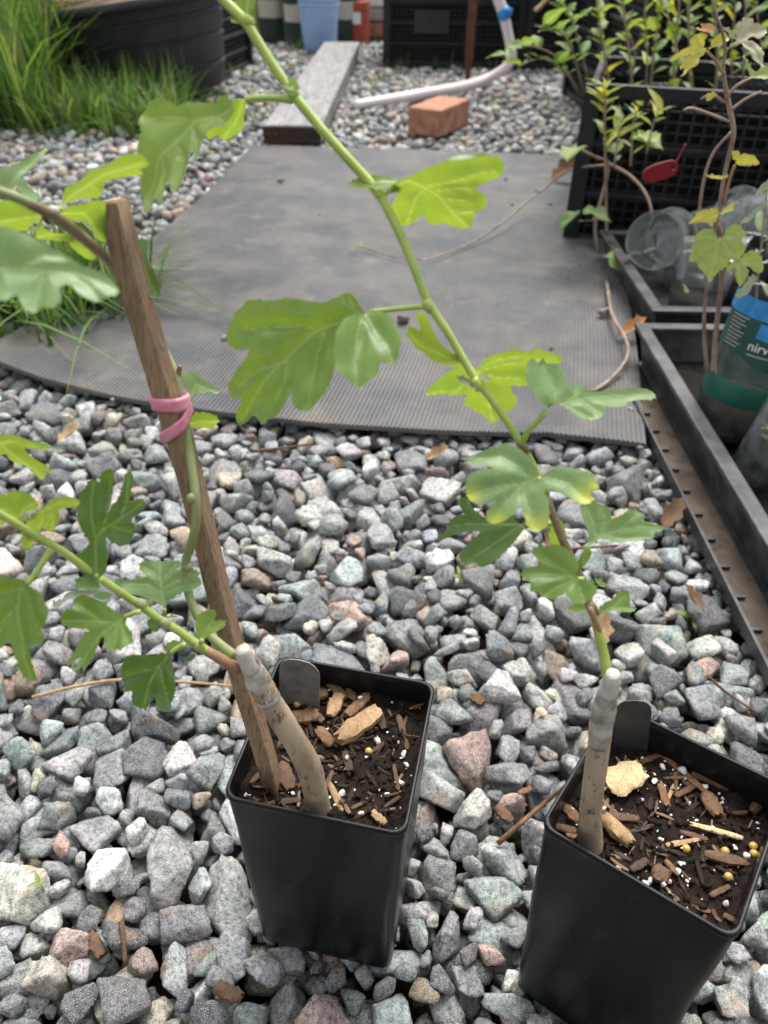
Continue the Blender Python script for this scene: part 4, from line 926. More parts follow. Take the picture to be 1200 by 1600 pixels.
leaf(sapB, r3_, [dict(o=[(940, 150), (900, 130), (870, 70), (830, 38), (800, 45), (750, 85), (710, 110), (620, 110), (540, 90), (450, 78), (390, 95), (330, 98), (240, 95), (195, 110), (180, 135), (130, 165), (115, 195), (110, 220), (80, 240), (75, 270), (55, 310), (70, 360), (110, 385), (200, 385), (190, 410), (140, 460), (80, 520), (60, 560), (40, 580), (40, 640), (60, 680), (115, 655), (100, 710), (60, 750), (50, 800), (75, 840), (125, 815), (200, 755), (205, 800), (250, 840), (300, 805), (340, 800), (400, 740), (430, 680), (448, 625), (460, 720), (500, 765), (580, 770), (620, 720), (680, 660), (710, 600), (738, 510), (745, 400), (800, 270), (880, 200)], b=(960, 148), t=(80, 820),
    v=[[(960, 148), (860, 175), (700, 235), (630, 260), (500, 360), (380, 460), (230, 620), (90, 800)], [(630, 260), (500, 240), (380, 240), (180, 270)], [(660, 270), (610, 430), (590, 560), (570, 720)], [(380, 460), (250, 500), (100, 600)], [(420, 430), (400, 560), (300, 760)], [(880, 150), (820, 70)]], n=(-.15, -.75, .62), fold=.3, curl=5, puff=.0016, ripple=.002),
    dict(o=[(945, 140), (880, 165), (800, 205), (745, 285), (718, 400), (735, 500), (760, 540), (820, 570), (860, 605), (920, 605), (940, 580), (980, 575), (1005, 530), (1010, 480), (1050, 490), (1095, 500), (1120, 450), (1140, 370), (1100, 260), (1070, 200), (1010, 158)], b=(930, 150), t=(880, 600), v=[[(930, 150), (890, 200), (870, 300), (860, 450), (870, 590)], [(925, 170), (1000, 280), (1060, 380), (1090, 480)]], n=(.15, -.5, .88), fold=.35, curl=4, Y=RY(480) - .008, ripple=.002)], RY(480) - .006, M_LEAF, [(1325, 112), (1200, 122), (1080, 135), (955, 150)], .0010, petY=RY(480))
leaf(sapB, r4_, [dict(o=[(400, 402), (270, 385), (180, 350), (120, 300), (70, 240), (30, 205), (25, 150), (40, 130), (80, 140), (130, 155), (90, 80), (95, 45), (115, 35), (150, 40), (180, 80), (210, 140), (250, 210), (300, 260), (390, 325), (430, 360), (500, 400), (545, 395), (590, 345), (680, 305), (790, 285), (880, 290), (990, 295), (1060, 320), (1130, 335), (1150, 360), (1130, 400), (1080, 395), (1000, 420), (900, 540), (870, 545), (760, 545), (780, 580), (815, 610), (820, 660), (790, 700), (740, 715), (710, 715), (700, 750), (640, 770), (600, 750), (575, 730), (520, 725), (480, 700), (440, 690), (440, 660), (460, 620), (455, 605), (400, 600), (290, 595), (190, 605), (150, 600), (190, 560), (270, 500), (340, 440), (378, 412)], b=(520, 420), t=(640, 765),
    v=[[(520, 420), (600, 600), (650, 750)], [(500, 420), (300, 320), (130, 235), (50, 170)], [(540, 420), (700, 385), (850, 375), (1100, 360)], [(540, 430), (700, 460), (850, 490)], [(520, 440), (390, 560), (290, 570), (170, 600)], [(560, 400), (700, 340), (900, 320)]], n=(0, .8, .5), fold=.1, curl=2)], RY(590) + .006, M_LEAFY)
leaf(sapB, r4_, [dict(o=[(378, 460), (420, 458), (470, 485), (510, 520), (530, 560), (500, 560), (440, 530), (400, 495)], b=(530, 555), t=(380, 465), n=(0, -.5, .8))], RY(600) - .002, M_SAGE)
leaf(sapB, r4_, [dict(o=[(540, 450), (580, 448), (615, 470), (630, 500), (600, 512), (560, 490)], b=(545, 470), t=(628, 500), n=(0, -.5, .8))], RY(600) + .001, M_SAGE)
leaf(sapB, r5_, [dict(o=[(260, 410), (240, 380), (190, 330), (150, 290), (110, 240), (80, 190), (75, 130), (80, 70), (95, 40), (130, 45), (170, 75), (190, 45), (215, 35), (240, 70), (280, 80), (350, 85), (390, 120), (410, 180), (440, 220), (470, 215), (500, 200), (540, 220), (590, 255), (640, 265), (720, 250), (790, 230), (880, 235), (960, 215), (1080, 215), (1140, 230), (1160, 260), (1150, 290), (1110, 310), (1060, 315), (1045, 325), (980, 320), (905, 330), (900, 370), (850, 375), (790, 385), (720, 380), (715, 440), (680, 475), (630, 495), (590, 480), (550, 485), (500, 465), (450, 420), (400, 380), (370, 372), (340, 345), (300, 355)], b=(320, 380), t=(1140, 250),
    v=[[(320, 380), (370, 360), (500, 320), (700, 290), (900, 270), (1140, 250)], [(330, 350), (320, 260), (290, 180), (220, 80)], [(420, 330), (500, 290), (500, 210)], [(560, 330), (640, 400), (700, 450)], [(400, 360), (480, 400), (600, 470)]], n=(.25, -.55, .8), fold=.25, curl=3),
    dict(o=[(372, 368), (330, 343), (290, 362), (265, 410), (243, 432), (272, 432), (320, 402)], b=(260, 425), t=(350, 355), n=(0, .8, .5))], RY(640) - .006, M_LEAFP, [(75, 672), (95, 630), (130, 560), (200, 490), (265, 418)], .0011, petY=RY(690))
leaf(sapB, r6_, [dict(o=[(740, 240), (720, 200), (690, 140), (640, 90), (590, 50), (530, 25), (470, 30), (400, 50), (330, 80), (260, 115), (165, 130), (220, 148), (300, 175), (370, 190), (430, 208), (330, 210), (270, 225), (230, 260), (215, 300), (220, 370), (250, 420), (300, 445), (360, 450), (400, 440), (440, 420), (400, 460), (370, 510), (365, 560), (400, 580), (440, 580), (500, 570), (560, 530), (600, 480), (615, 480), (640, 540), (665, 600), (690, 640), (740, 645), (800, 620), (820, 570), (820, 480), (800, 400), (790, 340), (860, 370), (930, 400), (1000, 440), (1040, 465), (1100, 460), (1140, 430), (1110, 365), (1150, 360), (1175, 345), (1165, 310), (1140, 290), (1145, 260), (1110, 230), (1040, 215), (950, 195), (870, 195), (810, 220), (770, 245)], b=(740, 255), t=(420, 560),
    v=[[(740, 255), (640, 290), (560, 380), (500, 450), (420, 560)], [(640, 290), (480, 320), (330, 350), (250, 380)], [(650, 290), (640, 380), (680, 480), (730, 620)], [(740, 255), (800, 260), (950, 300), (1080, 420)], [(680, 250), (600, 180), (480, 110), (300, 120)]], n=(-.05, -.6, .8), fold=.1, curl=7, puff=.0011, yel=[(440, 570, 70), (740, 625, 80), (1080, 430, 90), (245, 390, 70), (1150, 330, 50), (660, 560, 40)])], RY(740) - .016, M_LEAFP, [(800, 380), (780, 310), (740, 258)], .0010)
leaf(sapB, r6_, [dict(o=[(650, 605), (600, 600), (560, 540), (500, 560), (440, 580), (380, 570), (330, 540), (270, 490), (230, 430), (205, 420), (175, 440), (180, 490), (220, 540), (170, 545), (110, 575), (80, 610), (70, 660), (20, 700), (20, 725), (80, 705), (170, 670), (240, 660), (330, 655), (290, 700), (220, 760), (170, 810), (175, 850), (200, 890), (250, 890), (290, 880), (320, 915), (380, 900), (440, 870), (500, 810), (560, 750), (600, 690), (640, 640)], b=(660, 608), t=(180, 850),
    v=[[(660, 608), (600, 620), (450, 720), (280, 830)], [(620, 605), (450, 600), (250, 600), (90, 625)], [(480, 595), (350, 520), (220, 450)]], n=(-.15, -.6, .8), fold=.3)], RY(800) + .004, M_LEAFD, [(840, 590), (760, 600), (655, 608)])
leaf(sapB, r7_, [dict(o=[(570, 360), (575, 300), (550, 230), (510, 160), (480, 100), (480, 40), (520, 10), (590, 30), (630, 60), (680, 60), (720, 110), (735, 160), (800, 130), (850, 90), (890, 80), (940, 90), (1000, 140), (960, 165), (1040, 170), (1120, 190), (1165, 210), (1150, 230), (1080, 235), (1075, 290), (1020, 295), (960, 315), (880, 320), (800, 330), (720, 315), (660, 300), (620, 320), (590, 355)], b=(585, 340), t=(1150, 215),
    v=[[(585, 340), (655, 270), (800, 230), (950, 200), (1130, 210)], [(640, 280), (600, 180), (540, 70)], [(670, 260), (690, 160), (660, 80)], [(700, 260), (850, 290), (1040, 280)], [(800, 230), (890, 150), (930, 100)]], n=(.15, -.6, .8), fold=.3, curl=4)], RY(840) - .006, M_LEAFP, [(497, 515), (530, 430), (575, 350)], .0010)
leaf(sapB, r7_, [dict(o=[(500, 520), (495, 480), (530, 410), (580, 370), (595, 400), (580, 450), (540, 490)], b=(500, 515), t=(580, 375), n=(0, -.6, .7))], RY(870) - .004, M_LEAFY)
leaf(sapB, r7_, [dict(o=[(500, 590), (480, 560), (500, 520), (480, 470), (440, 420), (390, 370), (340, 355), (260, 355), (210, 340), (190, 360), (150, 370), (150, 410), (190, 450), (210, 500), (140, 505), (80, 530), (65, 560), (90, 610), (130, 620), (140, 650), (135, 700), (190, 690), (220, 730), (290, 750), (340, 740), (390, 710), (400, 730), (440, 770), (490, 790), (550, 780), (600, 740), (635, 690), (630, 650), (590, 610), (540, 600)], b=(500, 595), t=(110, 560),
    v=[[(500, 595), (330, 560), (100, 550)], [(470, 590), (340, 500), (200, 400)], [(470, 600), (330, 660), (250, 720)], [(490, 605), (520, 700), (540, 770)]], n=(-.1, -.6, .8), fold=.12, curl=5)], RY(910) - .008, M_LEAF, [(540, 600), (520, 600), (490, 595)])
leaf(sapB, r7_, [dict(o=[(645, 860), (640, 820), (680, 780), (740, 760), (780, 700), (820, 680), (860, 690), (880, 750), (890, 790), (945, 825), (890, 850), (800, 850), (720, 840), (680, 860)], b=(640, 865), t=(900, 780), v=[[(640, 865), (760, 800), (840, 720)], [(720, 820), (820, 810), (930, 825)]], n=(.1, -.6, .8), fold=.4)], RY(950) - .003, M_LEAF)
leaf(sapB, r7_, [dict(o=[(265, 270), (290, 220), (330, 130), (360, 150), (390, 200), (405, 270), (380, 320), (350, 350), (290, 340)], b=(360, 350), t=(330, 140), v=[[(360, 350), (330, 140)]], n=(0, .6, .7))], RY(830) + .006, M_LEAFY)
leaf(sapB, r7_, [dict(o=[(410, 820), (470, 790), (540, 785), (575, 840), (520, 860), (450, 850)], b=(575, 830), t=(420, 825), n=(0, -.4, .9))], RY(950) + .004, M_LEAFY)
leaf(sapB, r7_, [dict(o=[(610, 600), (660, 600), (700, 640), (700, 670), (650, 660)], b=(610, 605), t=(700, 665), n=(0, -.4, .9))], RY(915) + .002, M_LEAF)
pxtube([(941, 1000), (932, 975), (922, 950)], RY(980) - .001, [5, 5, 4], 8, 3).build('bud_scale', M_REDST, shootR, True)
#--PART2--
# ------------------------------------------------------------------ generic leafy plants
def leaf_proto(name, L, W, mat, lobes=0, fold=.3, droop=.3):
    n = 9; vs = []; ve = []
    for i in range(n):
        t = i / (n - 1); wv = W * .5 * (math.sin(math.pi * t ** .8) ** .75 + .02) * (1 + (.28 * math.sin(t * lobes * 2 * math.pi) if lobes else 0))
        z = -droop * L * t * t
        for k in (-1, -.5, 0, .5, 1): vs.append((t * L, k * wv, z + fold * abs(k) * wv + .06 * W * math.sin(9 * t + k * 2))); ve.append(1.0 if k == 0 else 0.0)
    fs = [(i * 5 + k, i * 5 + k + 1, (i + 1) * 5 + k + 1, (i + 1) * 5 + k) for i in range(n - 1) for k in range(4)]
    me = bpy.data.meshes.new(name); me.from_pydata(vs, [], fs); me.materials.append(mat)
    me.polygons.foreach_set('use_smooth', [True] * len(me.polygons))
    a = me.attributes.new('vein', 'FLOAT', 'POINT'); a.data.foreach_set('value', ve)
    return me
def put_leaf(me, parent, p, d, s=1.0, roll=0.0):
    o = bpy.data.objects.new('leaf', me); C.objects.link(o); o.parent = parent
    d = Vector(d).normalized(); z = Vector((0, 0, 1)); y = z.cross(d)
    if y.length < .05: y = Vector((0, 1, 0))
    y.normalize(); z = d.cross(y)
    R = Matrix((d, y, z)).transposed().to_4x4() @ Matrix.Rotation(roll, 4, 'X')
    o.matrix_local = Matrix.Translation(Vector(p) - origin(parent)) @ R @ Matrix.Diagonal((s, s, s, 1))
    return o
def plant(name, label, cat, stems, leafmes, nleaf, stem_mat, r0, seed, lsize=(.8, 1.2), group=None, up=.3, start=.25):
    """stems: list of world polylines; leaves alternate along each"""
    r = random.Random(seed); t = thing(name, label, cat, stems[0][0], group)
    for st in stems:
        P = smooth_path(st, 5) if len(st) > 2 else [Vector(a) for a in st]
        MB().tube(P, lerp_list([r0, r0 * .5], len(P)), 6).build('stem', stem_mat, t, True)
        for k in range(nleaf):
            f = start + (1 - start) * (k + r.random() * .6) / nleaf; i = min(len(P) - 2, int(f * (len(P) - 1)))
            if r.random() < .22: continue
            a = k * 2.4 + r.uniform(-1, 1); tg = (P[i + 1] - P[i]).normalized()
            d = Vector((math.cos(a), math.sin(a), r.uniform(-.1, .5) + up)) + tg * .5
            put_leaf(r.choice(leafmes), t, P[i], d, r.uniform(*lsize) * r.uniform(.7, 1.25), r.uniform(-.8, .8))
    return t

# ------------------------------------------------------------------ trays on the right
def tray(label, x0, x1, y0, y1, h, notch=True):
    t = thing('seed_tray', label, 'tray', ((x0 + x1) / 2, (y0 + y1) / 2, 0))
    th = .003; tp = .012
    B = [(x0 + .004, y0 + .004), (x1 - .004, y0 + .004), (x1 - .004, y1 - .004), (x0 + .004, y1 - .004)]
    b = MB().box(((x0 + x1) / 2, (y0 + y1) / 2, .006), (x1 - x0 - .02, y1 - y0 - .02, .004)); b.build('base', M_TRAY, t)
    for k in range(4):
        (ax, ay), (bx, by) = B[k], B[(k + 1) % 4]; cx, cy = (x0 + x1) / 2, (y0 + y1) / 2
        def ins(p, d): return (p[0] + (d if p[0] < cx else -d), p[1] + (d if p[1] < cy else -d))
        a, c = (ax, ay), (bx, by); ai, ci = ins(a, tp), ins(c, tp); a2, c2 = ins(a, th), ins(c, th); ai2, ci2 = ins(ai, th), ins(ci, th)
        m_ = MB().hexa([(*ai, .004), (*ci, .004), (*ci2, .004), (*ai2, .004), (*a, h - .004), (*c, h - .004), (*c2, h - .004), (*a2, h - .004)])
        m_.build('side_wall', M_TRAY, t)
    # rim: flat lip with a turned-down edge
    rim = MB(); e = .015
    R_ = lambda d, z: [(x0 - d, y0 - d, z), (x1 + d, y0 - d, z), (x1 + d, y1 + d, z), (x0 - d, y1 + d, z)]
    rings = [R_(.0015, h - .008), R_(.003, h - .006), R_(.003, h - .001), R_(.0015, h), R_(-e, h), R_(-e - .0015, h - .002), R_(-e - .0015, h - .007)]
    vs = [p for r in rings for p in r]
    rim.add(vs, [(i * 4 + k, i * 4 + (k + 1) % 4, (i + 1) * 4 + (k + 1) % 4, (i + 1) * 4 + k) for i in range(len(rings) - 1) for k in range(4)])
    rm = rim.build('rim', M_TRAY, t)
    bv = rm.modifiers.new('bevel', 'BEVEL'); bv.width = .0012; bv.segments = 2
    if notch:       # foot flange along the outer side with ribs
        y1 = y1 - .11
        fl = MB().box((x0 - .008, (y0 + y1) / 2, .0065), (.042, y1 - y0 - .01, .005)).box((x0 - .0285, (y0 + y1) / 2, .012), (.003, y1 - y0 - .008, .013)); fb = fl.build('foot_flange', M_TRAY, t)
        MB().box((x0 - .010, (y0 + y1) / 2, .0105), (.028, y1 - y0 - .02, .004)).build('dirt_in_gutter', M_GUTTER, fb)
        n = int((y1 - y0) / .042)
        for i in range(n):
            yy = y0 + .02 + i * (y1 - y0 - .04) / (n - 1)
            MB().box((x0 - .022, yy, .0125), (.012, .0034, .0082)).build('rib', M_TRAY, fb)
    return t
tray('long black plastic tray with cut bottles, its ribbed foot against the gravel', .362, .66, .30, 1.05, .064)
tray('black plastic tray behind the long tray, holding clear plastic cups', .40, .72, 1.10, 1.47, .064, False)
# soil and litter inside the near tray; near-black colour carries the crowded tray's shade
lit = MB(); rr = random.Random(4)
N = 30
lit.add([(.385 + .25 * i / N, .32 + .71 * j / N, .014 + .006 * noise.noise(Vector((i * .6, j * .6, 2)))) for j in range(N + 1) for i in range(N + 1)], [(j * (N + 1) + i, j * (N + 1) + i + 1, (j + 1) * (N + 1) + i + 1, (j + 1) * (N + 1) + i) for j in range(N) for i in range(N)])
tag(lit.build('leaf_litter', M_LITTER, None, True), 'leaf litter on the floor of the long black tray, coloured dark for shade', 'litter', kind='stuff')

# ------------------------------------------------------------------ crates
def crate(label, c, dims, rotz, pitch=.02, rails=5, plate=False, sag=0.0):
    """open lattice crate; c = centre of the base; dims = (length, depth, height)"""
    L, D, H = dims; t = thing('plastic_crate', label, 'crate', c); t.rotation_euler = (0, 0, rotz)
    for (ln, off, ax) in ((L, -D / 2, 0), (L, D / 2, 0), (D, -L / 2, 1), (D, L / 2, 1)):
        m_ = MB()
        def bx(u, z, w_, h_, d_):
            if ax == 0: m_.box((u, off, z), (w_, d_, h_))
            else: m_.box((off, u, z), (d_, w_, h_))
        n = max(3, int(ln / pitch))
        for i in range(1, n): bx(-ln / 2 + ln * i / n, H / 2, .0045, H - .012, .004)
        fine = max(4, int(H / .017))
        for i in range(1, fine): bx(0, H * i / fine, ln - .03, .0035, .0035)
        m_.build('lattice_panel', M_BLACK, t, local=True)
        for i in range(rails):
            z = .008 + (H - .016) * i / (rails - 1); hh = .024 if i in (0, rails - 1) else .011; ex = .0 if ax == 0 else -.012
            r_ = MB()
            oo = off + math.copysign(.003, off)
            if ax == 0: r_.box((0, oo, z), (ln + .004, .013, hh))
            else: r_.box((oo, 0, z), (.013, ln - .02, hh))
            ro = r_.build('rail', M_BLACK, t, local=True); bv = ro.modifiers.new('bevel', 'BEVEL'); bv.width = .002; bv.segments = 2
    for sx in (-1, 1):
        for sy in (-1, 1): MB().box((sx * (L / 2 + .003), sy * (D / 2 + .003), H / 2), (.03, .03, H + .004)).build('corner_post', M_BLACK, t, local=True)
    MB().box((0, 0, .005), (L, D, .006)).build('floor', M_BLACK, t, local=True)
    lr = MB(); a_, b_, h_ = L / 2 - .012, D / 2 - .012, H - .03
    lr.add([(-a_, -b_, .012), (a_, -b_, .012), (a_, b_, .012), (-a_, b_, .012), (-a_, -b_, h_), (a_, -b_, h_), (a_, b_, h_), (-a_, b_, h_)], [(0, 1, 2, 3), (0, 4, 5, 1), (1, 5, 6, 2), (2, 6, 7, 3), (3, 7, 4, 0)])
    lr.build('shade_box', M_SHADEBOX, t, local=True)  # added black box behind the lattice, stands for the dark inside the crate
    if plate: MB().box((-L * .17, -D / 2 - .013, H * .42), (.15, .008, .085)).build('name_plate', M_TUB, t, local=True)
    return t
crate('black lattice crate with a plain name plate behind the hose', (.27, 4.12, 0), (.58, .38, .40), rad(.5), plate=True, rails=6)
crate('black lattice crate beside the one with the name plate, behind the climbing hose', (.88, 4.1, 0), (.56, .38, .40), rad(0), rails=6)
crate('black lattice crate half hidden behind the big round tub', (-.845, 3.70, 0), (.38, .42, .26), rad(-9), rails=5)
crate('low black crate full of seedlings at the end of the rubber mat', (.665, 1.705, 0), (.50, .36, .285), rad(-15), pitch=.022, rails=4)
crate('black crate standing right behind the tray of clear plastic cups', (1.06, 1.38, 0), (.44, .34, .36), rad(-6), pitch=.02, rails=5)
crate('tall black crate behind the crate of seedlings', (1.0, 2.42, 0), (.74, .4, .52), rad(0), pitch=.022, rails=6)
crate('black crate near the seedlings, its back to the white hose', (.98, 3.1, 0), (.6, .4, .44), rad(3), pitch=.022, rails=5)

# ------------------------------------------------------------------ big tub with chips and the far row
TUB = Vector((-.875, 3.20, 0)); TR = Matrix.Translation(TUB) @ Matrix.Rotation(rad(-7.5), 4, 'Y') @ Matrix.Diagonal((1, 1, .94, 1))
tub = thing('nursery_tub', 'big round black tub full of wood chips, leaning in the grass', 'tub'); tub.matrix_world = TR
pr = [(.0, .0), (.262, .0), (.268, .01)]
for z in (.085, .175, .245):
    r_ = .268 + .055 * z / .31; pr += [(r_ - .001, z - .008), (r_ - .010, z - .004), (r_ - .010, z + .004), (r_ + .0005, z + .008)]
pr += [(.321, .285), (.335, .288), (.338, .305), (.334, .315), (.318, .315), (.315, .27)]
MB().lathe(pr, 56).build('wall', M_TUB, tub, smooth=40, local=True)
MB().lathe([(.339, .289), (.343, .296), (.343, .306), (.339, .312)], 56).build('rim', M_TUB, tub, smooth=True, local=True)
MB().lathe([(.317, .29), (.2, .312), (.1, .325), (0.001, .33)], 40).build('fill', M_CHIPS[1], tub, smooth=True, local=True)
rr = random.Random(9)
for k in range(46):
    a = rr.uniform(0, 2 * math.pi); q = rr.uniform(.08, .285) if k > 20 else rr.uniform(.24, .295); L = rr.uniform(.05, .10)
    vs, fs = chip_mesh(L, rr.uniform(.012, .024), rr.uniform(.005, .010), k)
    mb = MB().add(vs, fs); o = mb.build('wood_chip', M_CHIPS[rr.choice((0, 2, 2, 1))], None, smooth=50)
    o.matrix_world = TR @ Matrix.Translation((q * math.cos(a), q * math.sin(a), .335 + rr.uniform(-.005, .02))) @ Matrix.Rotation(rr.uniform(0, 6.28), 4, 'Z') @ Matrix.Rotation(rr.uniform(-.6, .6), 4, 'Y')
    tag(o, 'pinkish brown wood chip heaped in the big round tub', 'wood chip', 'wood chips in the tub')
bk = thing('bucket', 'light blue plastic bucket standing at the end of the plank', 'bucket', (-.352, 4.43, -.005))
MB().lathe([(0, 0), (.078, 0), (.081, .006), (.098, .208), (.1035, .209), (.1045, .222), (.1015, .225), (.097, .222), (.08, .02), (0, .012)], 40).build('body', M_BLUE, bk, smooth=50, local=True)
MB().lathe([(.0965, .184), (.099, .187), (.0998, .194), (.0972, .197)], 40).build('rim_band', M_BLUE, bk, smooth=True, local=True)
def far_pot(label, x, y, r, h, lab=True):
    t = thing('container_pot', label, 'pot', (x, y, -.005))
    MB().lathe([(0, 0), (r * .82, 0), (r * .84, .01), (r, h - .03), (r * 1.06, h - .028), (r * 1.07, h), (r * 1.0, h), (r * .97, h - .03), (0.001, h - .035)], 32).build('wall', M_DGREEN, t, smooth=40, local=True)
    if lab:
        m_ = MB(); n = 12; z0, z1 = h * .42, h * .72
        for i in range(n + 1):
            a = rad(-90) + rad(110) * (i / n - .5)
            for z in (z0, z1): q = r * (.84 + .16 * z / h) + .0015; m_.v.append((q * math.cos(a), q * math.sin(a), z))
        m_.f = [(2 * i, 2 * i + 2, 2 * i + 3, 2 * i + 1) for i in range(n)]
        m_.build('paper_band', M_CREAM, t, smooth=True, local=True)
    return t
far_pot('dark green pot with a cream paper band, nearest the black tub', -.62, 4.75, .085, .26)
far_pot('dark green pot with a cream paper band, half behind the blue bucket', -.46, 4.62, .10, .25)
far_pot('dark green pot with a cream band between blue bucket and red canister', -.25, 4.72, .085, .26)
rc = thing('canister', 'red canister with a white label by the dark green pots', 'canister', (-.175, 4.72, -.005))
MB().lathe([(0, 0), (.055, 0), (.058, .008), (.06, .15), (.063, .152), (.063, .185), (.05, .188), (.048, .17), (0, .165)], 28).build('body', M_RED, rc, smooth=40, local=True)
MB().box((-.002, -.0605, .115), (.04, .003, .05)).build('label_patch', M_WHITE, rc, local=True)
hp = [(-.045, 0, .18), (-.04, -.01, .24), (0, -.02, .265), (.04, -.01, .24), (.045, 0, .18)]
MB().tube(smooth_path(hp, 5), .0022, 6).build('wire_handle', M_CONC, rc, True, local=True)
for k, (x, z, wd, hh, mt, lb) in enumerate([(-.06, 0, .17, .07, M_BRICK, 'reddish concrete block at the bottom of the stack behind the crate'), (-.06, .075, .16, .06, M_CONC, 'grey concrete block in the middle of the stack behind the crate'), (-.05, .14, .14, .055, M_WHITE, 'white block on top of the stack behind the crate'), (-.07, .2, .15, .06, M_TAG, 'dark teal bag lying on the stack of blocks')]):
    o = MB().box((x, 4.95, z + hh / 2), (wd, .14, hh)).build('block', mt, None, at=(x, 4.95, z)); bv = o.modifiers.new('bevel', 'BEVEL'); bv.width = .012; bv.segments = 3
    tag(o, lb, 'block' if k < 3 else 'bag')

# plank, brick, rod, hose
pk = thing('plank', 'thick weathered grey plank leading from the mat to the bucket', 'plank', (-.27, 3.3, 0))
A, B_, Cc, D = gnd(410, 203, .05), gnd(500, 203, .05), gnd(562, 86, .05), gnd(506, 86, .05)
def xy(p, z): return (p.x, p.y, z)
ax_, bx_, cx_, dx_ = Vector((-.362, 2.40, 0)), Vector((-.196, 2.405, 0)), Vector((-.150, 4.26, 0)), Vector((-.318, 4.26, 0))
mb = MB(); NN = 18; vs = []
for i in range(NN + 1):
    t_ = i / NN; l = ax_.lerp(dx_, t_); r_ = bx_.lerp(cx_, t_); jz = .0015 * noise.noise(Vector((i * .7, 0, 0)))
    for p, z in ((l, .004), (r_, .004), (r_, .047), (r_ + Vector((-.004, 0, 0)), .0505), (l + Vector((.004, 0, 0)), .0505), (l, .047)): vs.append((p.x + .0015 * noise.noise(Vector((i * .9, z * 99, 3))), p.y, z + jz))
mb.add(vs, [(i * 6 + k, i * 6 + (k + 1) % 6, (i + 1) * 6 + (k + 1) % 6, (i + 1) * 6 + k) for i in range(NN) for k in range(6)] + [(5, 4, 3, 2, 1, 0), tuple(NN * 6 + k for k in range(6))])
mb.build('board', M_PLANK, pk)
MB().box((-.279, 2.3985, .026), (.166, .006, .043)).build('end_grain', wood('dark end grain', (.03, .018, .012), (.07, .042, .028), (60, 60, 60)), pk)
for x in (-.345, -.325): MB().lathe([(0.0001, 0), (.006, 0), (.006, .003), (0.0001, .004)], 12, Matrix.Translation((x, 2.395, .03)) @ Matrix.Rotation(rad(90), 4, 'X')).build('nail_head', M_RUST, pk)
bc = MB().box((.153, 2.645, .036), (.108, .22, .075), Matrix.Rotation(rad(-28), 3, 'Z')).build('brick', M_BRICK, None, at=(.153, 2.645, 0))
bv = bc.modifiers.new('bevel', 'BEVEL'); bv.width = .005; bv.segments = 3
tag(bc, 'red clay brick lying on the gravel in front of the white hose', 'brick')
P = gnd(730, 127)
rod = MB(); x, y = P.x, P.y
rod.hexa([(x - .006, y - .002, -.02), (x + .006, y - .002, -.02), (x + .006, y + .002, -.02), (x - .006, y + .002, -.02), (x - .017, y - .002, .09), (x + .017, y - .002, .09), (x + .017, y + .002, .09), (x - .017, y + .002, .09)])
rod.hexa([(x - .017, y - .002, .09), (x + .017, y - .002, .09), (x + .017, y + .002, .09), (x - .017, y + .002, .09), (x - .012, y - .002, .8), (x + .022, y - .002, .8), (x + .022, y + .002, .8), (x - .012, y + .002, .8)])
tag(rod.build('iron_post', M_RUST, None, at=(x, y, 0)), 'narrow rusty iron post driven into the gravel before the crates', 'post')
hz = thing('hose', 'thick pale hose lying on the gravel and climbing past the crates', 'hose', (.2, 3.1, 0))
def hpt(px, py, z): return gnd(px, py, z)
hpts = [hpt(552, 164, .022), hpt(600, 157, .024), hpt(660, 147, .026), hpt(715, 137, .03), hpt(755, 126, .036)]
ye = hpts[-1].y
hpts += [atY(785, 110, ye + .03), atY(799, 92, ye + .05), atY(797, 70, ye + .05), atY(793, 50, ye + .05), atY(788, 28, ye + .05), atY(781, 5, ye + .05), atY(770, -25, ye + .05)]
hp_ = smooth_path(hpts, 6); MB().tube(hp_, lerp_list([.013, .016, .018, .018, .018, .018, .018, .018, .018, .019, .02, .02], len(hp_)), 14).build('tube', M_HOSE, hz, True)
cl = [atY(786, 27, ye + .05), atY(789, 14, ye + .05)]
MB().tube([atY(790, 30, ye + .05), atY(788, 24, ye + .05), atY(786, 17, ye + .05), atY(785, 12, ye + .05)], [.021, .0235, .0235, .021], 16).build('clamp', M_CLAMP, hz, True)
MB().box(atY(797, 17, ye + .02), (.014, .02, .016)).build('clamp_screw', M_CLAMP, hz)
st = pxtube([(836, 17), (846, 8), (858, -6)], 3.0, [3.5, 3.5, 3.5], 8, 3).build('wooden_stick', M_CHIPS[4], None, True)
tag(st, 'pale wooden stick leaning over the black crates', 'stick')

# ------------------------------------------------------------------ grass
def grass(name, label, spots, hgt, seed, cols, lean=.5, width=.0035):
    r = np.random.default_rng(seed); V, F, CC = [], [], []; b = 0
    for (x, y, z) in spots:
        h = hgt * r.uniform(.45, 1.15); a = r.uniform(0, 2 * math.pi); d = np.array([math.cos(a), math.sin(a)]); l = abs(r.normal(0, lean)) * h
        wd = width * r.uniform(.6, 1.3); sd = np.array([-d[1], d[0]]); c = np.array(cols[r.integers(len(cols))]) * r.uniform(.7, 1.3); n = 6
        for i in range(n):
            t = i / (n - 1); px_, py_ = x + d[0] * l * t ** 1.8, y + d[1] * l * t ** 1.8; zz = z + h * (t - .35 * (l / h) * t ** 2.5)
            w_ = wd * (1 - t ** 2) + .0002
            V += [(px_ - sd[0] * w_, py_ - sd[1] * w_, zz), (px_ + sd[0] * w_, py_ + sd[1] * w_, zz)]; CC += [(*np.clip(c, 0, 1), 1)] * 2
        F += [(b + 2 * i, b + 2 * i + 1, b + 2 * i + 3, b + 2 * i + 2) for i in range(n - 1)]; b += 2 * n
    o = mesh_np(name, V, F, M_GRASS, CC)
    return tag(o, label, 'grass', kind='stuff')
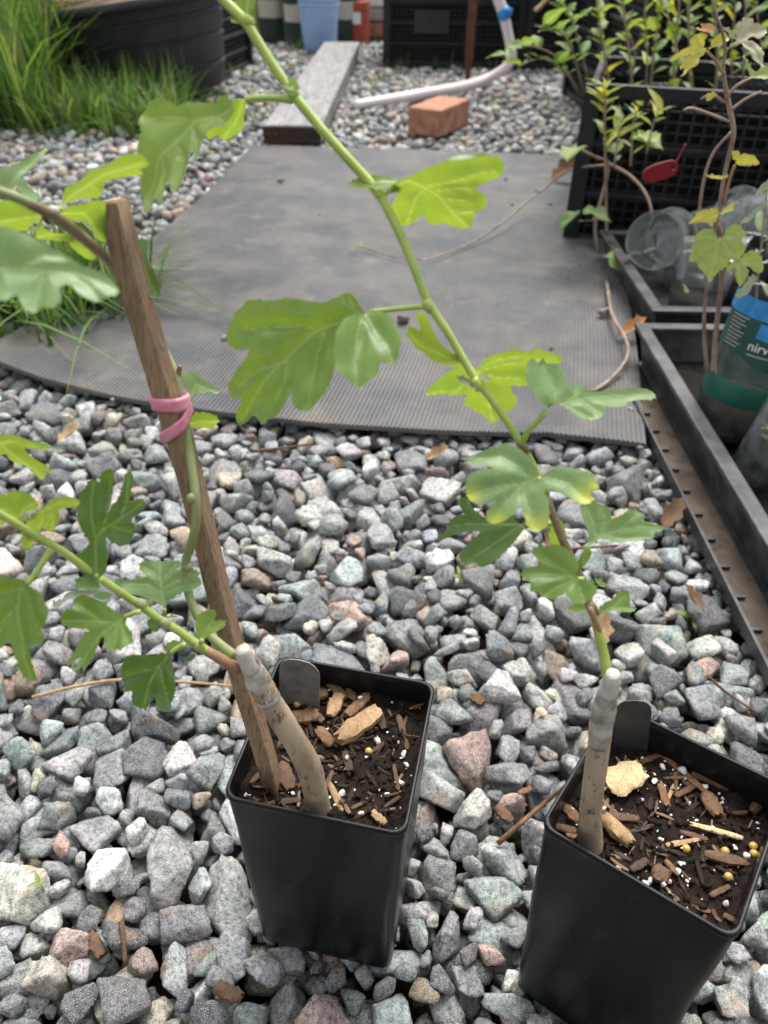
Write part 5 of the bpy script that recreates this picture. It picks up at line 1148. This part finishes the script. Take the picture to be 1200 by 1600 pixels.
GC = [(.05, .11, .02), (.075, .15, .03), (.10, .19, .045), (.13, .21, .055), (.2, .23, .10)]
r5 = np.random.default_rng(21)
sp = []
while len(sp) < 8000:
    x, y = r5.uniform(-2.0, -.66), r5.uniform(2.5, 3.9)
    if (x - TUB.x) ** 2 + (y - TUB.y) ** 2 < .27 ** 2 or (x > -.95 and y > 3.0) or (x > -.78 and y > 2.95): continue
    if y < 2.53 + .03 * math.sin(x * 9): continue
    sp.append((x, y, -.03))
grass('grass', 'tall bright green grass growing around the black tub', [s for s in sp if s[0] < -1.08 or s[1] > 3.05], .50, 1, GC, .55, .0036)
grass('grass', 'shorter green grass along the edge of the gravel in front of the tub', [s for s in sp if s[0] >= -1.12 and s[1] <= 3.05], .20, 2, GC, .8, .003)
sp2 = [(r5.normal(-.57, .09), r5.normal(1.24, .07), -.005) for _ in range(1000)]
grass('grass', 'tuft of green grass growing over the left edge of the rubber mat', [s for s in sp2 if s[0] < -.40], .15, 3, GC, 1.0, .003)
sp3 = [(r5.uniform(-.8, .1), r5.uniform(5.0, 5.8), -.03) for _ in range(900)]
grass('grass', 'green grass behind the row of dark pots', sp3, .5, 4, GC, .4, .005)
sp4 = []
for (px, py, n_) in ((640, 103, 14), (690, 103, 16), (610, 120, 10), (770, 108, 12), (380, 120, 10), (395, 190, 16), (470, 78, 14), (585, 130, 10), (620, 150, 8), (350, 175, 14)):
    c_ = gnd(px, py)
    sp4 += [(c_.x + r5.normal(0, .03), c_.y + r5.normal(0, .03), .0) for _ in range(n_)]
grass('grass', 'thin weeds sprouting between the gravel near the crates and the plank', sp4, .07, 5, GC, .7, .0022)
sp5 = [(r5.uniform(-1.0, 1.6), r5.uniform(4.9, 6.5), -.03) for _ in range(1200)]
mb = MB()

# ------------------------------------------------------------------ cups, bottle and seedlings on the right
def cup(name, label, c, r0, r1, h, mat, M=None, soil=True, group=None, cat='cup'):
    t = thing(name, label, cat, c, group)
    Mx = M.to_4x4() if M is not None else None
    MB().lathe([(0.001, .001), (r0 * .96, .0), (r0, .004), (r0 + (r1 - r0) * .5, h * .5), (r1, h - .004), (r1 + .002, h - .003), (r1 + .002, h), (r1 - .0006, h)], 36, Mx).build('wall', mat, t, smooth=40, local=True)
    if soil: MB().lathe([(0.001, .004), (r0 * .97, .004), (r0 + (r1 - r0) * .45 - .001, h * .45), (0.001, h * .47)], 24, Mx).build('soil', M_SOIL, t, smooth=True, local=True)
    return t
E3 = lambda *a: Matrix.Rotation(a[0], 3, 'X') @ Matrix.Rotation(a[1], 3, 'Y')
# cut bottle with a printed label
bc_ = gnd(1132, 676, .016)
bt = thing('cut_bottle', 'cut clear water bottle with teal printed label and deep green band', 'bottle', bc_)
RB = E3(rad(-4), rad(7)).to_4x4(); BR = .047
MB().lathe([(0.001, 0), (BR * .8, 0), (BR * .97, .008), (BR, .016), (BR * .965, .022), (BR, .03), (BR * .965, .036), (BR, .044), (BR, .174), (BR + .0006, .1745)], 44, RB).build('wall', M_CLEAR, bt, smooth=35, local=True)
MB().lathe([(0.001, .01), (BR * .93, .012), (BR * .93, .048), (0.001, .05)], 30, RB).build('soil', M_SOIL, bt, smooth=True, local=True)
MB().lathe([(BR + .0008, .052), (BR + .0012, .053), (BR + .0012, .079), (BR + .0008, .08)], 44, RB).build('green_band', M_DTEAL, bt, smooth=True, local=True)
def wrap(name, z0, z1, a0, a1, mat, dr, wavy=0.0, parent=bt):
    m_ = MB(); n = 30
    for i in range(n + 1):
        a = rad(a0 + (a1 - a0) * i / n)
        for k, z in enumerate((z0, z1)):
            zz = z + (wavy * math.sin(2.2 * a + 2.0) if k == 0 else 0); m_.v.append(RB @ Vector(((BR + dr) * math.cos(a), (BR + dr) * math.sin(a), zz)))
    m_.f = [(2 * i, 2 * i + 2, 2 * i + 3, 2 * i + 1) for i in range(n)]
    return m_.build(name, mat, parent, smooth=True, local=True)
lb = wrap('label', .108, .160, -195, 20, M_TEAL, .0012, .008)
wrap('blue_edge', .155, .1755, -215, 20, M_BLAB, .0018, .0, lb)
wrap('blue_patch', .136, .152, -130, -80, M_BLAB, .0019, .003, lb)
def bent_text(txt, size, ang0, z, mat, parent, name):
    cu = bpy.data.curves.new('t', 'FONT'); cu.body = txt; cu.size = size; cu.extrude = 0
    o = bpy.data.objects.new('t', cu); C.objects.link(o); bpy.context.view_layer.update()
    me = bpy.data.meshes.new_from_object(o.evaluated_get(bpy.context.evaluated_depsgraph_get())); bpy.data.objects.remove(o)
    R2 = BR + .0024
    for v in me.vertices:
        a = rad(ang0) + v.co.x / R2; p = RB @ Vector((R2 * math.cos(a), R2 * math.sin(a), z + v.co.y)); v.co = p
    me.materials.clear(); me.materials.append(mat)
    q = bpy.data.objects.new(name, me); C.objects.link(q); q.parent = parent
bent_text('nirv', .015, -135, .121, M_WHITE, lb, 'lettering')
wrap('text_line', .1150, .1168, -133, -98, M_CONC, .002, 0, lb)
for k in range(9): wrap('text_line', .118 + k * .0042, .1192 + k * .0042, -176, -176 + (26, 30, 24, 28, 30, 22, 29, 25, 30)[k], M_CONC, .002, 0, lb)
cup('plastic_cup', 'cloudy clear cup with moss leaning beside the teal labelled bottle', tuple(gnd(1178, 740, .014)), .030, .042, .10, M_CLOUD, E3(rad(8), rad(14)))
cup('plastic_cup', 'empty clear plastic cup standing in the corner of the rear tray', (.485, 1.175, .010), .036, .046, .105, M_CLEAR, E3(0, rad(5)))
cl_ = [((.52, 1.36, .02), (70, 25), M_CLOUD, 'dark smoky plastic cup lying under the red tag'), ((.60, 1.33, .03), (60, -40), M_CLOUD, 'cloudy plastic cup lying on its side above the empty cup'),
       ((.56, 1.45, .07), (50, 60), M_CLOUD, 'cloudy plastic cup on top of the heap behind the red tag'), ((.70, 1.30, .02), (35, -50), M_CLOUD, 'cloudy plastic cup leaning against the black crate on the right'),
       ((.64, 1.47, .09), (100, 20), M_CLOUD, 'cloudy plastic cup tipped over on the heap next to the tall crate'), ((.47, 1.44, .05), (65, 10), M_CLOUD, 'dark plastic cup at the back corner of the rear tray'),
       ((.58, 1.24, .012), (12, -8), M_SMOKE, 'dark plastic cup standing next to the empty clear cup')]
cl_ += [((.50, 1.30, .075), (80, 48), M_CLOUD, 'cloudy plastic cup lying across the top of the heap under the red tag'), ((.60, 1.38, .12), (75, 30), M_CLOUD, 'grey plastic cup pointing up from the heap of cups'), ((.50, 1.38, .085), (78, -32), M_CLOUD, 'tilted plastic cup high on the heap beside the seedling crate'), ((.68, 1.40, .10), (60, -55), M_CLOUD, 'grey plastic cup wedged between heap and right-hand crate')]
for c_, (a, b), mt, lab in cl_: cup('plastic_cup', lab, c_, .034, .045, .11, mt, E3(rad(a), rad(b)), soil=(mt is not M_CLEAR and a < 40))
for (x, y, z, h, lab) in [(.50, 1.69, .012, .2, 'grey plastic pot at the left end of the low crate'), (.635, 1.64, .012, .22, 'grey plastic pot in the middle of the low crate'), (.77, 1.61, .012, .2, 'grey plastic pot at the right end of the low crate'), (.57, 1.81, .012, .24, 'grey plastic pot at the back left of the low crate'), (.72, 1.78, .012, .26, 'grey plastic pot at the back right of the low crate')]:
    cup('seedling_pot', lab, (x, y, z), .045, .058, h, M_SMOKE, None, cat='pot')
# red tag with a hole
rt = thing('hanging_tag', 'dark red oval plastic tag tied to a stem above the plastic cups', 'tag', atY(1032, 268, 1.22))
m_ = MB(); N = 28; a0 = rad(18)
cN = atY(1032, 268, 1.22); 
def oval(a, s): 
    x = .026 * math.copysign(abs(math.cos(a)) ** .7, math.cos(a)) * s; z = .0125 * math.copysign(abs(math.sin(a)) ** .8, math.sin(a)) * s
    return x * math.cos(a0) - z * math.sin(a0), x * math.sin(a0) + z * math.cos(a0)
hc = (.018 * math.cos(a0), .018 * math.sin(a0))
for dy in (-.0015, .0015):
    for i in range(N): x, z = oval(2 * math.pi * i / N, 1); m_.v.append((cN.x + x, cN.y + dy, cN.z + z))
    for i in range(N): a = 2 * math.pi * i / N; m_.v.append((cN.x + hc[0] + .0032 * math.cos(a + a0), cN.y + dy, cN.z + hc[1] + .0032 * math.sin(a + a0)))
for i in range(N):
    j = (i + 1) % N; m_.f += [(i, j, N + j, N + i), (2 * N + j, 2 * N + i, 3 * N + i, 3 * N + j), (i, 2 * N + i, 2 * N + j, j), (N + j, 3 * N + j, 3 * N + i, N + i)]
m_.build('plate', M_REDTAG, rt, smooth=30)
MB().tube(smooth_path([cN + Vector((hc[0], .002, hc[1])), cN + Vector((.024, .004, .02)), cN + Vector((.03, .006, .038))], 4), .0012, 6).build('string', M_REDTAG, rt, True)

# main vine out of the bottle
YV = bc_.y + .004
vine = thing('vine_seedling', 'grape-leaved vine seedling with reddish stem growing out of the cut bottle', 'vine', atY(1118, 560, YV))
vp = [(1120, 640), (1115, 600), (1117, 540), (1124, 470), (1128, 430), (1120, 380), (1126, 310), (1136, 255), (1146, 210), (1140, 170), (1134, 140), (1130, 105), (1133, 78), (1128, 48), (1118, 20), (1112, -10)]
pxtube(vp, YV, [4.5, 4.5, 4.2, 4, 4.5, 3.4, 3.4, 3.6, 4, 4, 3.4, 3, 2.8, 2.3, 1.9, 1.6], 8, 4).build('stem', M_VINEST, vine, True)
pxtube([(1116, 630), (1104, 570), (1100, 500), (1104, 430), (1092, 360), (1098, 290), (1114, 240), (1146, 203)], YV + .012, [3.2, 3.2, 3, 3, 2.6, 2.6, 2.4, 2.4], 8, 4).build('stem', M_VINEST, vine, True)
for pp_, mm in (([(1134, 155), (1150, 135), (1174, 122)], M_REDST), ([(1132, 118), (1118, 95), (1104, 80)], M_REDST), ([(1130, 320), (1140, 280), (1148, 258)], M_REDST), ([(1128, 372), (1126, 358), (1122, 340)], M_REDST), ([(1142, 172), (1165, 155), (1190, 143)], M_VINEST), ([(1132, 160), (1112, 148), (1095, 155)], M_VINEST), ([(1140, 190), (1085, 170), (1068, 172)], M_VINEST)):
    pxtube(pp_, YV - .002, [2.6, 2.3, 2], 6, 4).build('petiole', mm, vine, True)
rV, rW = (1040, 220, 6.154), (1040, 20, 7.5)
fz = (0, -.85, .5)
leaf(vine, rV, [dict(o=[(540, 930), (490, 930), (470, 880), (430, 850), (350, 850), (290, 900), (260, 950), (290, 1000), (240, 1020), (225, 1100), (225, 1170), (300, 1165), (320, 1220), (370, 1270), (430, 1340), (470, 1310), (520, 1250), (580, 1220), (620, 1150), (690, 1140), (730, 1100), (760, 1030), (720, 960), (765, 900), (740, 850), (700, 805), (630, 805), (580, 850), (560, 920)], b=(520, 935), t=(430, 1330), v=[[(520, 935), (490, 1080), (430, 1320)], [(520, 940), (380, 1060), (240, 1160)], [(520, 935), (400, 920), (280, 960)], [(525, 935), (590, 1040), (670, 1130)], [(530, 930), (640, 920), (740, 900)], [(450, 1180), (540, 1140), (560, 1220)]], n=fz, fold=.12, puff=.001, step=2.5)], YV - .02, M_VLEAF, [(505, 800), (530, 850), (545, 910)], .0009, M_REDST)
leaf(vine, rV, [dict(o=[(700, 1150), (760, 1080), (820, 1050), (880, 1090), (925, 1160), (935, 1250), (880, 1275), (820, 1250), (760, 1190), (800, 1260), (770, 1330), (720, 1410), (670, 1330), (650, 1270), (690, 1200), (600, 1290), (570, 1230), (640, 1160)], b=(700, 1155), t=(720, 1400), v=[[(700, 1155), (720, 1400)], [(710, 1150), (800, 1170), (930, 1250)], [(700, 1160), (600, 1250)]], n=fz, fold=.1, step=2.5)], YV - .012, M_VLEAF, [(640, 1060), (670, 1110), (700, 1155)], .0008)
leaf(vine, rV, [dict(o=[(510, 660), (450, 650), (300, 690), (280, 740), (210, 800), (300, 780), (380, 790), (430, 840), (480, 780), (510, 720)], b=(510, 700), t=(215, 795), v=[[(510, 700), (215, 795)]], n=(-.2, -.8, .5), step=2.5), dict(o=[(510, 710), (560, 650), (630, 600), (690, 590), (640, 630), (645, 680), (570, 690)], b=(510, 705), t=(680, 595), v=[[(510, 705), (680, 595)]], n=(.2, -.8, .5), step=2.5)], YV - .008, M_VYEL)
leaf(vine, rV, [dict(o=[(690, 230), (640, 180), (610, 130), (610, 90), (660, 110), (690, 100), (700, 150), (740, 130), (840, 155), (870, 185), (930, 220), (830, 240), (750, 240)], b=(685, 230), t=(925, 220), v=[[(685, 230), (925, 220)]], n=fz, step=2.5)], YV - .002, M_VYEL)
leaf(vine, rV, [dict(o=[(370, 330), (440, 328), (520, 345), (600, 325), (600, 350), (520, 385), (440, 365)], b=(600, 340), t=(370, 335), n=(0, -.7, .6), step=2.5)], YV - .002, M_VYEL)
leaf(vine, rV, [dict(o=[(980, 565), (930, 600), (830, 680), (760, 740), (705, 800), (770, 785), (850, 730), (930, 650), (990, 590)], b=(985, 570), t=(710, 800), n=fz, step=2.5)], YV - .006, M_SAGE)
leaf(vine, rV, [dict(o=[(1050, 380), (960, 385), (910, 430), (870, 490), (850, 545), (900, 530), (960, 470), (1050, 480)], b=(1050, 430), t=(850, 540), n=fz, step=2.5)], YV - .006, M_SAGE)
leaf(vine, rV, [dict(o=[(850, 1275), (790, 1310), (740, 1400), (690, 1440), (665, 1490), (710, 1515), (780, 1470), (830, 1400), (875, 1340)], b=(860, 1280), t=(670, 1500), n=fz, step=2.5)], YV - .016, M_SAGE)
leaf(vine, rW, [dict(o=[(480, 450), (440, 370), (490, 290), (430, 260), (330, 280), (270, 350), (290, 420), (150, 460), (30, 570), (140, 550), (230, 510), (310, 500), (200, 570), (150, 660), (240, 660), (160, 760), (220, 740), (280, 660), (350, 640), (400, 580), (390, 520), (450, 480)], b=(485, 455), t=(150, 620), v=[[(485, 455), (350, 450), (40, 565)], [(470, 460), (330, 560), (170, 740)], [(470, 440), (400, 360), (360, 290)]], n=(-.2, -.8, .55), step=2.2)], YV - .008, M_VYEL)
leaf(vine, rW, [dict(o=[(490, 450), (530, 340), (600, 260), (690, 230), (750, 280), (740, 330), (650, 350), (570, 410)], b=(490, 450), t=(740, 280), v=[[(490, 450), (740, 280)]], n=(.2, -.8, .55), step=2.2)], YV - .004, M_VYEL)
leaf(vine, rW, [dict(o=[(830, 330), (800, 250), (800, 180), (840, 120), (870, 160), (870, 90), (930, 70), (1015, 90), (1000, 150), (1080, 130), (1160, 150), (1210, 200), (1150, 280), (1070, 320), (1000, 280), (930, 330), (1010, 350), (1070, 400), (1110, 490), (1110, 580), (1100, 690), (1050, 620), (990, 580), (960, 470), (880, 400), (870, 350)], b=(835, 325), t=(1150, 200), v=[[(835, 325), (960, 240), (1180, 200)], [(835, 320), (900, 200), (940, 90)], [(850, 340), (1000, 430), (1090, 640)]], n=(.1, -.8, .6), step=2.2)], YV - .006, M_VBRN)
leaf(vine, rW, [dict(o=[(720, 440), (730, 400), (780, 350), (850, 330), (880, 370), (800, 380)], b=(850, 335), t=(722, 440), n=fz, step=2.2), dict(o=[(660, 200), (690, 170), (750, 200), (800, 250), (820, 320), (770, 300), (730, 240)], b=(820, 320), t=(670, 185), n=fz, step=2.2)], YV - .006, M_VBRN)
leaf(vine, rW, [dict(o=[(870, 540), (910, 580), (980, 680), (1060, 710), (1110, 640), (1200, 650), (1300, 720), (1200, 800), (1080, 780), (1000, 760), (930, 680)], b=(1000, 750), t=(1290, 720), v=[[(1000, 750), (1290, 720)]], n=(.1, -.6, .75), step=2.2)], YV - .006, M_VLEAF)
leaf(vine, rW, [dict(o=[(290, 165), (380, 180), (430, 180), (395, 125), (460, 140), (510, 120), (575, 170), (580, 210), (500, 230), (400, 220), (340, 200)], b=(580, 200), t=(290, 165), n=fz, step=2.2)], YV - .004, M_VORG)
leaf(vine, rW, [dict(o=[(460, 970), (540, 940), (600, 945), (580, 980), (520, 1030), (470, 1055)], b=(600, 950), t=(465, 1040), n=fz, step=2.2)], YV - .002, M_VYEL)

# vines and shrubs in the low crate
bl = [leaf_proto('leaf', .035, .019, M_BUSH), leaf_proto('leaf', .030, .016, M_BUSH)]
yl = [leaf_proto('leaf', .040, .012, M_VYEL), leaf_proto('leaf', .034, .011, M_VLEAF)]
ml = [leaf_proto('leaf', .03, .016, M_VLEAF, 2), leaf_proto('leaf', .026, .013, M_BUSH)]
sl = [leaf_proto('leaf', .03, .011, M_SAGE), leaf_proto('leaf', .026, .01, M_BUSH)]
def S(*p): return [atY(a, b, y) for a, b, y in p]
plant('leafy_shrub', 'green leafy branch arching over the gravel from the low crate', 'shrub', [S((905, 150, 1.78), (880, 100, 1.72), (850, 78, 1.68), (815, 72, 1.66), (785, 90, 1.64)), S((915, 150, 1.78), (890, 70, 1.72), (870, 48, 1.7), (835, 40, 1.68)), S((910, 150, 1.78), (880, 110, 1.7), (845, 92, 1.68), (808, 105, 1.66)), S((925, 150, 1.8), (900, 50, 1.76), (885, 20, 1.74), (870, -5, 1.74))], bl, 15, M_VINEST, .0022, 3, (.8, 1.25))
plant('young_shrub', 'bright yellow-green young shrub at the corner of the low crate', 'shrub', [S((948, 385, 1.46), (946, 250, 1.47), (945, 190, 1.48), (947, 125, 1.49))], yl, 30, M_VINEST, .0028, 5, (.8, 1.25), up=.1, start=.45)
plant('leafy_shrub', 'mixed green shrub with upright stems in the middle of the low crate', 'shrub', [S((990, 200, 1.75), (985, 100, 1.75), (975, 20, 1.76), (970, -30, 1.76)), S((1010, 200, 1.75), (1020, 100, 1.75), (1030, 20, 1.75), (1035, -20, 1.75)), S((960, 180, 1.72), (945, 90, 1.72), (935, 20, 1.72), (930, -20, 1.72)), S((1040, 220, 1.72), (1052, 120, 1.72), (1058, 40, 1.72), (1064, -20, 1.72))], ml, 20, M_VINEST, .003, 8, (.8, 1.3))
plant('leafy_shrub', 'grey-green shrub with bare brown stems at the right end of the low crate', 'shrub', [S((1090, 230, 1.74), (1080, 120, 1.74), (1075, 20, 1.74), (1072, -30, 1.74)), S((1110, 230, 1.76), (1120, 120, 1.76), (1118, 20, 1.76), (1122, -30, 1.76)), S((1150, 230, 1.76), (1160, 130, 1.76), (1165, 30, 1.76), (1160, -30, 1.76)), S((1005, 260, 1.62), (1012, 210, 1.62), (1003, 160, 1.62))], sl, 17, M_VINEST, .003, 12, (.8, 1.3))
plant('leafy_shrub', 'low grey-green weed growing between the low crate and the red tag', 'shrub', [S((985, 260, 1.44), (990, 190, 1.44), (1000, 160, 1.44)), S((1010, 240, 1.44), (1022, 190, 1.44), (1038, 170, 1.44)), S((960, 260, 1.44), (965, 215, 1.44), (975, 180, 1.44))], sl + yl, 10, M_VINEST, .002, 14, (.7, 1.1), start=.1)
plant('leafy_shrub', 'brownish seedling with narrow sage leaves behind the cut bottle', 'shrub', [S((1185, 540, .93), (1182, 460, .93), (1190, 380, .93), (1198, 300, .93)), S((1200, 540, .95), (1205, 450, .95), (1200, 380, .95))], [leaf_proto('leaf', .028, .010, M_SAGE), leaf_proto('leaf', .024, .009, M_VBRN)], 9, M_VINEST, .0018, 15, (.7, 1.2), start=.3)
plant('leafy_shrub', 'dense yellowing shrub behind the upright stems of the low crate', 'shrub', [S((940 + 34 * k, 160, 1.86), (945 + 33 * k + 14 * (k % 2), 90, 1.86), (938 + 35 * k, 20, 1.86), (945 + 34 * k, -30, 1.86)) for k in range(8)], ml + sl + yl, 13, M_VINEST, .0022, 41, (.9, 1.5))
plant('moss_sprig', 'pale green mossy sprig inside the leaning cloudy cup', 'sprig', [[gnd(1178, 740, .014) + Vector(q) for q in l_] for l_ in ([(.0, 0, .036), (.012, -.01, .065), (.025, -.015, .09)], [(0, 0, .036), (-.004, -.01, .06), (-.004, -.015, .08)], [(0, 0, .036), (.018, .004, .06), (.036, .004, .075)])], [leaf_proto('leaf', .014, .006, M_VLEAF)], 12, M_VINEST, .0008, 16, start=.1)
plant('seedling', 'small green seedling inside the empty clear cup', 'seedling', [[(.475, 1.18, .02), (.474, 1.175, .045), (.472, 1.17, .065)], [(.48, 1.18, .02), (.49, 1.175, .04)]], [leaf_proto('leaf', .02, .007, M_BUSH)], 5, M_VINEST, .0008, 17, start=.2)
# woody vine with runner lying across the mat
YW = 1.50
wv = thing('vine_seedling', 'woody brown vine by the crate with a long bare runner lying on the mat', 'vine', gnd(935, 400, .01))
def G(px, py, z=MATZ + .006): return gnd(px, py, z)
pA = [atY(935, 395, 1.44), atY(930, 350, 1.45), atY(945, 290, 1.47), atY(950, 255, 1.48), atY(930, 245, 1.47), atY(902, 231, 1.47)]
MB().tube(smooth_path(pA, 5), lerp_list([.0035, .003, .0024], 26), 7).build('stem', M_VINEST, wv, True)
pB = [atY(950, 255, 1.48), atY(985, 275, 1.44), atY(1010, 305, 1.40), atY(1018, 340, 1.38), atY(1005, 370, 1.36)]
MB().tube(smooth_path(pB, 5), lerp_list([.003, .0026, .002], 21), 7).build('stem', M_VINEST, wv, True)
pC = [atY(945, 258, 1.48), atY(905, 262, 1.6), G(880, 272, .09), G(830, 310, .05), G(780, 352, .03), G(735, 380), G(690, 398), G(660, 405), G(610, 400), G(565, 386), G(546, 392)]
MB().tube(smooth_path(pC, 5), lerp_list([.0024, .0022, .0018, .0016, .0014], 51), 6).build('runner', M_VINEST, wv, True)
pD = [atY(935, 330, 1.45), atY(925, 345, 1.43), atY(905, 345, 1.40)]
MB().tube(pD, .0012, 6).build('twig', M_VINEST, wv, True)
vl = leaf_proto('leaf', .055, .042, M_VLEAF, 3); vl2 = leaf_proto('leaf', .05, .036, M_BUSH, 2)
for (px, py, y, d, s_, me) in [(902, 330, 1.42, (-.7, -.5, -.3), .95, vl2), (910, 330, 1.42, (.9, -.4, .05), 1.05, vl2), (950, 395, 1.36, (.4, -.8, -.1), 1.1, vl2), (905, 232, 1.47, (-.5, -.7, .1), 1.0, vl), (985, 215, 1.5, (.8, -.6, .1), 1.1, vl), (1000, 215, 1.5, (.3, -.9, .3), .9, vl), (960, 225, 1.49, (-.2, -.9, .1), .8, vl)]:
    put_leaf(me, wv, atY(px, py, y), d, s_, .2)
for (px, py) in ((775, 353), (660, 405), (565, 386)): put_leaf(yl[1], wv, G(px, py, .03), (random.uniform(-1, 1), random.uniform(-1, 1), .5), .5)
# dead vine along the tray
def litter_twig(name, label, pts, r, mat, group=None):
    return tag(MB().tube(smooth_path(pts, 5) if len(pts) > 2 else pts, lerp_list([r, r * .7], (len(pts) - 1) * 5 + 1 if len(pts) > 2 else 2), 7, True, .15).build(name, mat, None, True, at=pts[0]), label, 'twig', group)
litter_twig('twig', 'curved dead brown vine stem lying on the mat beside the trays', [G(948, 440), G(956, 490, .03), G(975, 525, .03), G(982, 550, .03), G(970, 575, .025), G(945, 600), G(925, 612)], .0032, M_VINEST)
litter_twig('twig', 'thin side twig of dead vine next to the tray foot', [G(925, 612), G(945, 596), G(975, 583)], .001, M_VINEST)
def nz(px, py, dz=.003):
    p = gnd(px, py, .01); z = near_height(p.x, p.y) + dz; return gnd(px, py, z)
litter_twig('twig', 'long thin orange-brown stalk lying on the gravel beside the staked pot', [nz(50, 1090, .006), nz(120, 1072, .008), nz(195, 1062, .008), nz(290, 1066, .008), nz(366, 1072, .006)], .0017, M_CHIPS[2])
litter_twig('twig', 'pale pinkish twig with split end leaning against the pot without a stake', [nz(778, 1318, .002), nz(815, 1285, .01), nz(850, 1255, .02), nz(884, 1228, .03)], .002, M_CHIPS[0])
litter_twig('twig', 'thin straw lying between gravel and tray near the weed', [nz(1105, 1055, .004), nz(1140, 1085, .006), nz(1185, 1115, .006)], .0012, M_CHIPS[1])
litter_twig('twig', 'brown stalk on the gravel along the near edge of the mat', [nz(395, 705, .006), nz(440, 700, .006), nz(485, 694, .006)], .002, M_CHIPS[1])
litter_twig('twig', 'thin brown stalk among the stones below the right sapling leaves', [nz(885, 858, .004), nz(930, 855, .006), nz(978, 852, .004)], .0015, M_CHIPS[1])
litter_twig('twig', 'dark brown twig wedged between stones in front of the staked pot', [nz(190, 1440, .002), nz(193, 1470, .001), nz(196, 1505, .0)], .002, M_CHIPS[1])
for a, b, wd, mt, lab in [((336, 1542), (378, 1560), 22, 1, 'flat dark wood chip on the stones before the staked pot'), ((140, 1460), (160, 1495), 18, 1, 'short bark piece wedged between grey stones'),
        ((735, 1085), (755, 1100), 18, 1, 'dark bark flake on the gravel behind the pots'), ((775, 1262), (800, 1285), 16, 1, 'brown bark flake between the two pots'), ((810, 1240), (830, 1232), 8, 0, 'small orange bark splinter between the two pots'), ((838, 1110), (850, 1120), 6, 2, 'tiny orange wood splinter on the gravel'),
        ((1048, 1405 - 900 + 20), (1062, 540), 10, 0, 'x')]:
    if lab == 'x': continue
    q = nz((a[0] + b[0]) / 2, (a[1] + b[1]) / 2, .001); chip(a, b, wd, q, Vector((0, 0, 1)), M_CHIPS[mt], lab, lift=.001, name='bark_flake', cat='bark')
# dry leaves and weeds near the tray
def dry_leaf(px, py, L, ang, label, mat=M_DRY, z=None):
    p = nz(px, py, .004) if z is None else gnd(px, py, z); me = leaf_proto('dry_leaf', L, L * .5, mat, 3, .9, -.5)
    o = bpy.data.objects.new('dry_leaf', me); C.objects.link(o); o.location = p; o.rotation_euler = (.2, -.15, ang)
    return tag(o, label, 'leaf')
dry_leaf(1035, 825, .038, .9, 'large curled brown dead leaf between gravel and tray')
dry_leaf(1100, 955, .028, 2.4, 'reddish dead leaf tucked under the tray foot')
dry_leaf(90, 690, .035, .4, 'pale straw-coloured dead leaf on the gravel by the mat', M_CHIPS[4])
dry_leaf(855, 860, .03, 1.2, 'orange-brown dead leaf below the right sapling')
dry_leaf(665, 718, .03, .2, 'orange dead leaf on the gravel at the mat edge', M_CHIPS[2])
dry_leaf(940, 1010, .03, 1.5, 'tan dead leaf behind the graft of the right sapling', M_CHIPS[2])
dry_leaf(965, 525, .045, .3, 'rust-orange dead leaf on the mat beside the tray', M_VORG, MATZ + .006)
dry_leaf(990, 280 - 20, .05, .6, 'tan dead leaf at the far corner of the mat', M_DRY, MATZ + .004) if False else None
dry_leaf(862, 280, .09, .4, 'large tan dead leaf on the mat by the low crate', M_CHIPS[0], MATZ + .008)
for i, (px, py, s_, lab) in enumerate([(718, 908, .6, 'tiny green weed sprouting among the grey stones'), (1085, 975, 1.1, 'small green weed beside the tray foot'), (66, 1388, .4, 'curled green sprout among the stones in front')]):
    p = nz(px, py, -.004); t = thing('weed_seedling', lab, 'weed', p)
    for k in range(4 if i < 2 else 2): put_leaf(leaf_proto('leaf', .02 * s_, .007 * s_, M_LEAFY), t, p + Vector((0, 0, .006)), (math.cos(k * 1.7 + i), math.sin(k * 1.7 + i) * .6, .5), 1.0)
    MB().tube([p + Vector((0, 0, -.006)), p + Vector((.001, 0, .007))], .0008, 6).build('stem', M_SHOOT, t, True)
# pebbles and crumbs on the mat
rp = random.Random(3)
def mat_z(x, y): return .0125 + .004 * noise.noise(Vector((x * 3, y * 3, 1))) + .002 * noise.noise(Vector((x * 9, y * 9, 4)))
peb = [(440, 285, .020), (630, 503, .022), (352, 530, .016), (945, 495, .03), (862, 545, .008), (800, 320, .008), (885, 432, .007), (318, 452, .006), (176, 625, .007), (985, 640, .012), (900, 415, .006), (500, 335, .008), (880, 460, .006), (855, 475, .005), (870, 430, .006), (905, 470, .006), (1000, 700, .01), (780, 470, .005), (840, 300, .012), (790, 280, .012), (860, 320, .009)]
for (px, py, d) in peb:
    p = gnd(px, py, MATZ); o = bpy.data.objects.new('pebble', pm[rp.randrange(30)]); C.objects.link(o); o.scale = (d,) * 3
    o.location = (p.x, p.y, mat_z(p.x, p.y) + d * .26); o.rotation_euler = (rp.uniform(-.3, .3), rp.uniform(-.3, .3), rp.uniform(0, 6)); k_ = rp.uniform(.12, .3); o.color = (k_, k_ * .95, k_ * .88, 1)
    big = d > .014
    tag(o, {440: 'grey pebble on the far end of the rubber mat near the plank', 630: 'pinkish grey pebble on the mat beside the shoot of the right sapling', 352: 'dark pebble on the mat beside the biggest leaf', 945: 'largest grey pebble on the mat next to the orange dead leaf'}[px] if big else 'tiny pebble or crumb lying on the ribbed rubber mat', 'pebble', None if big else 'crumbs on the mat')
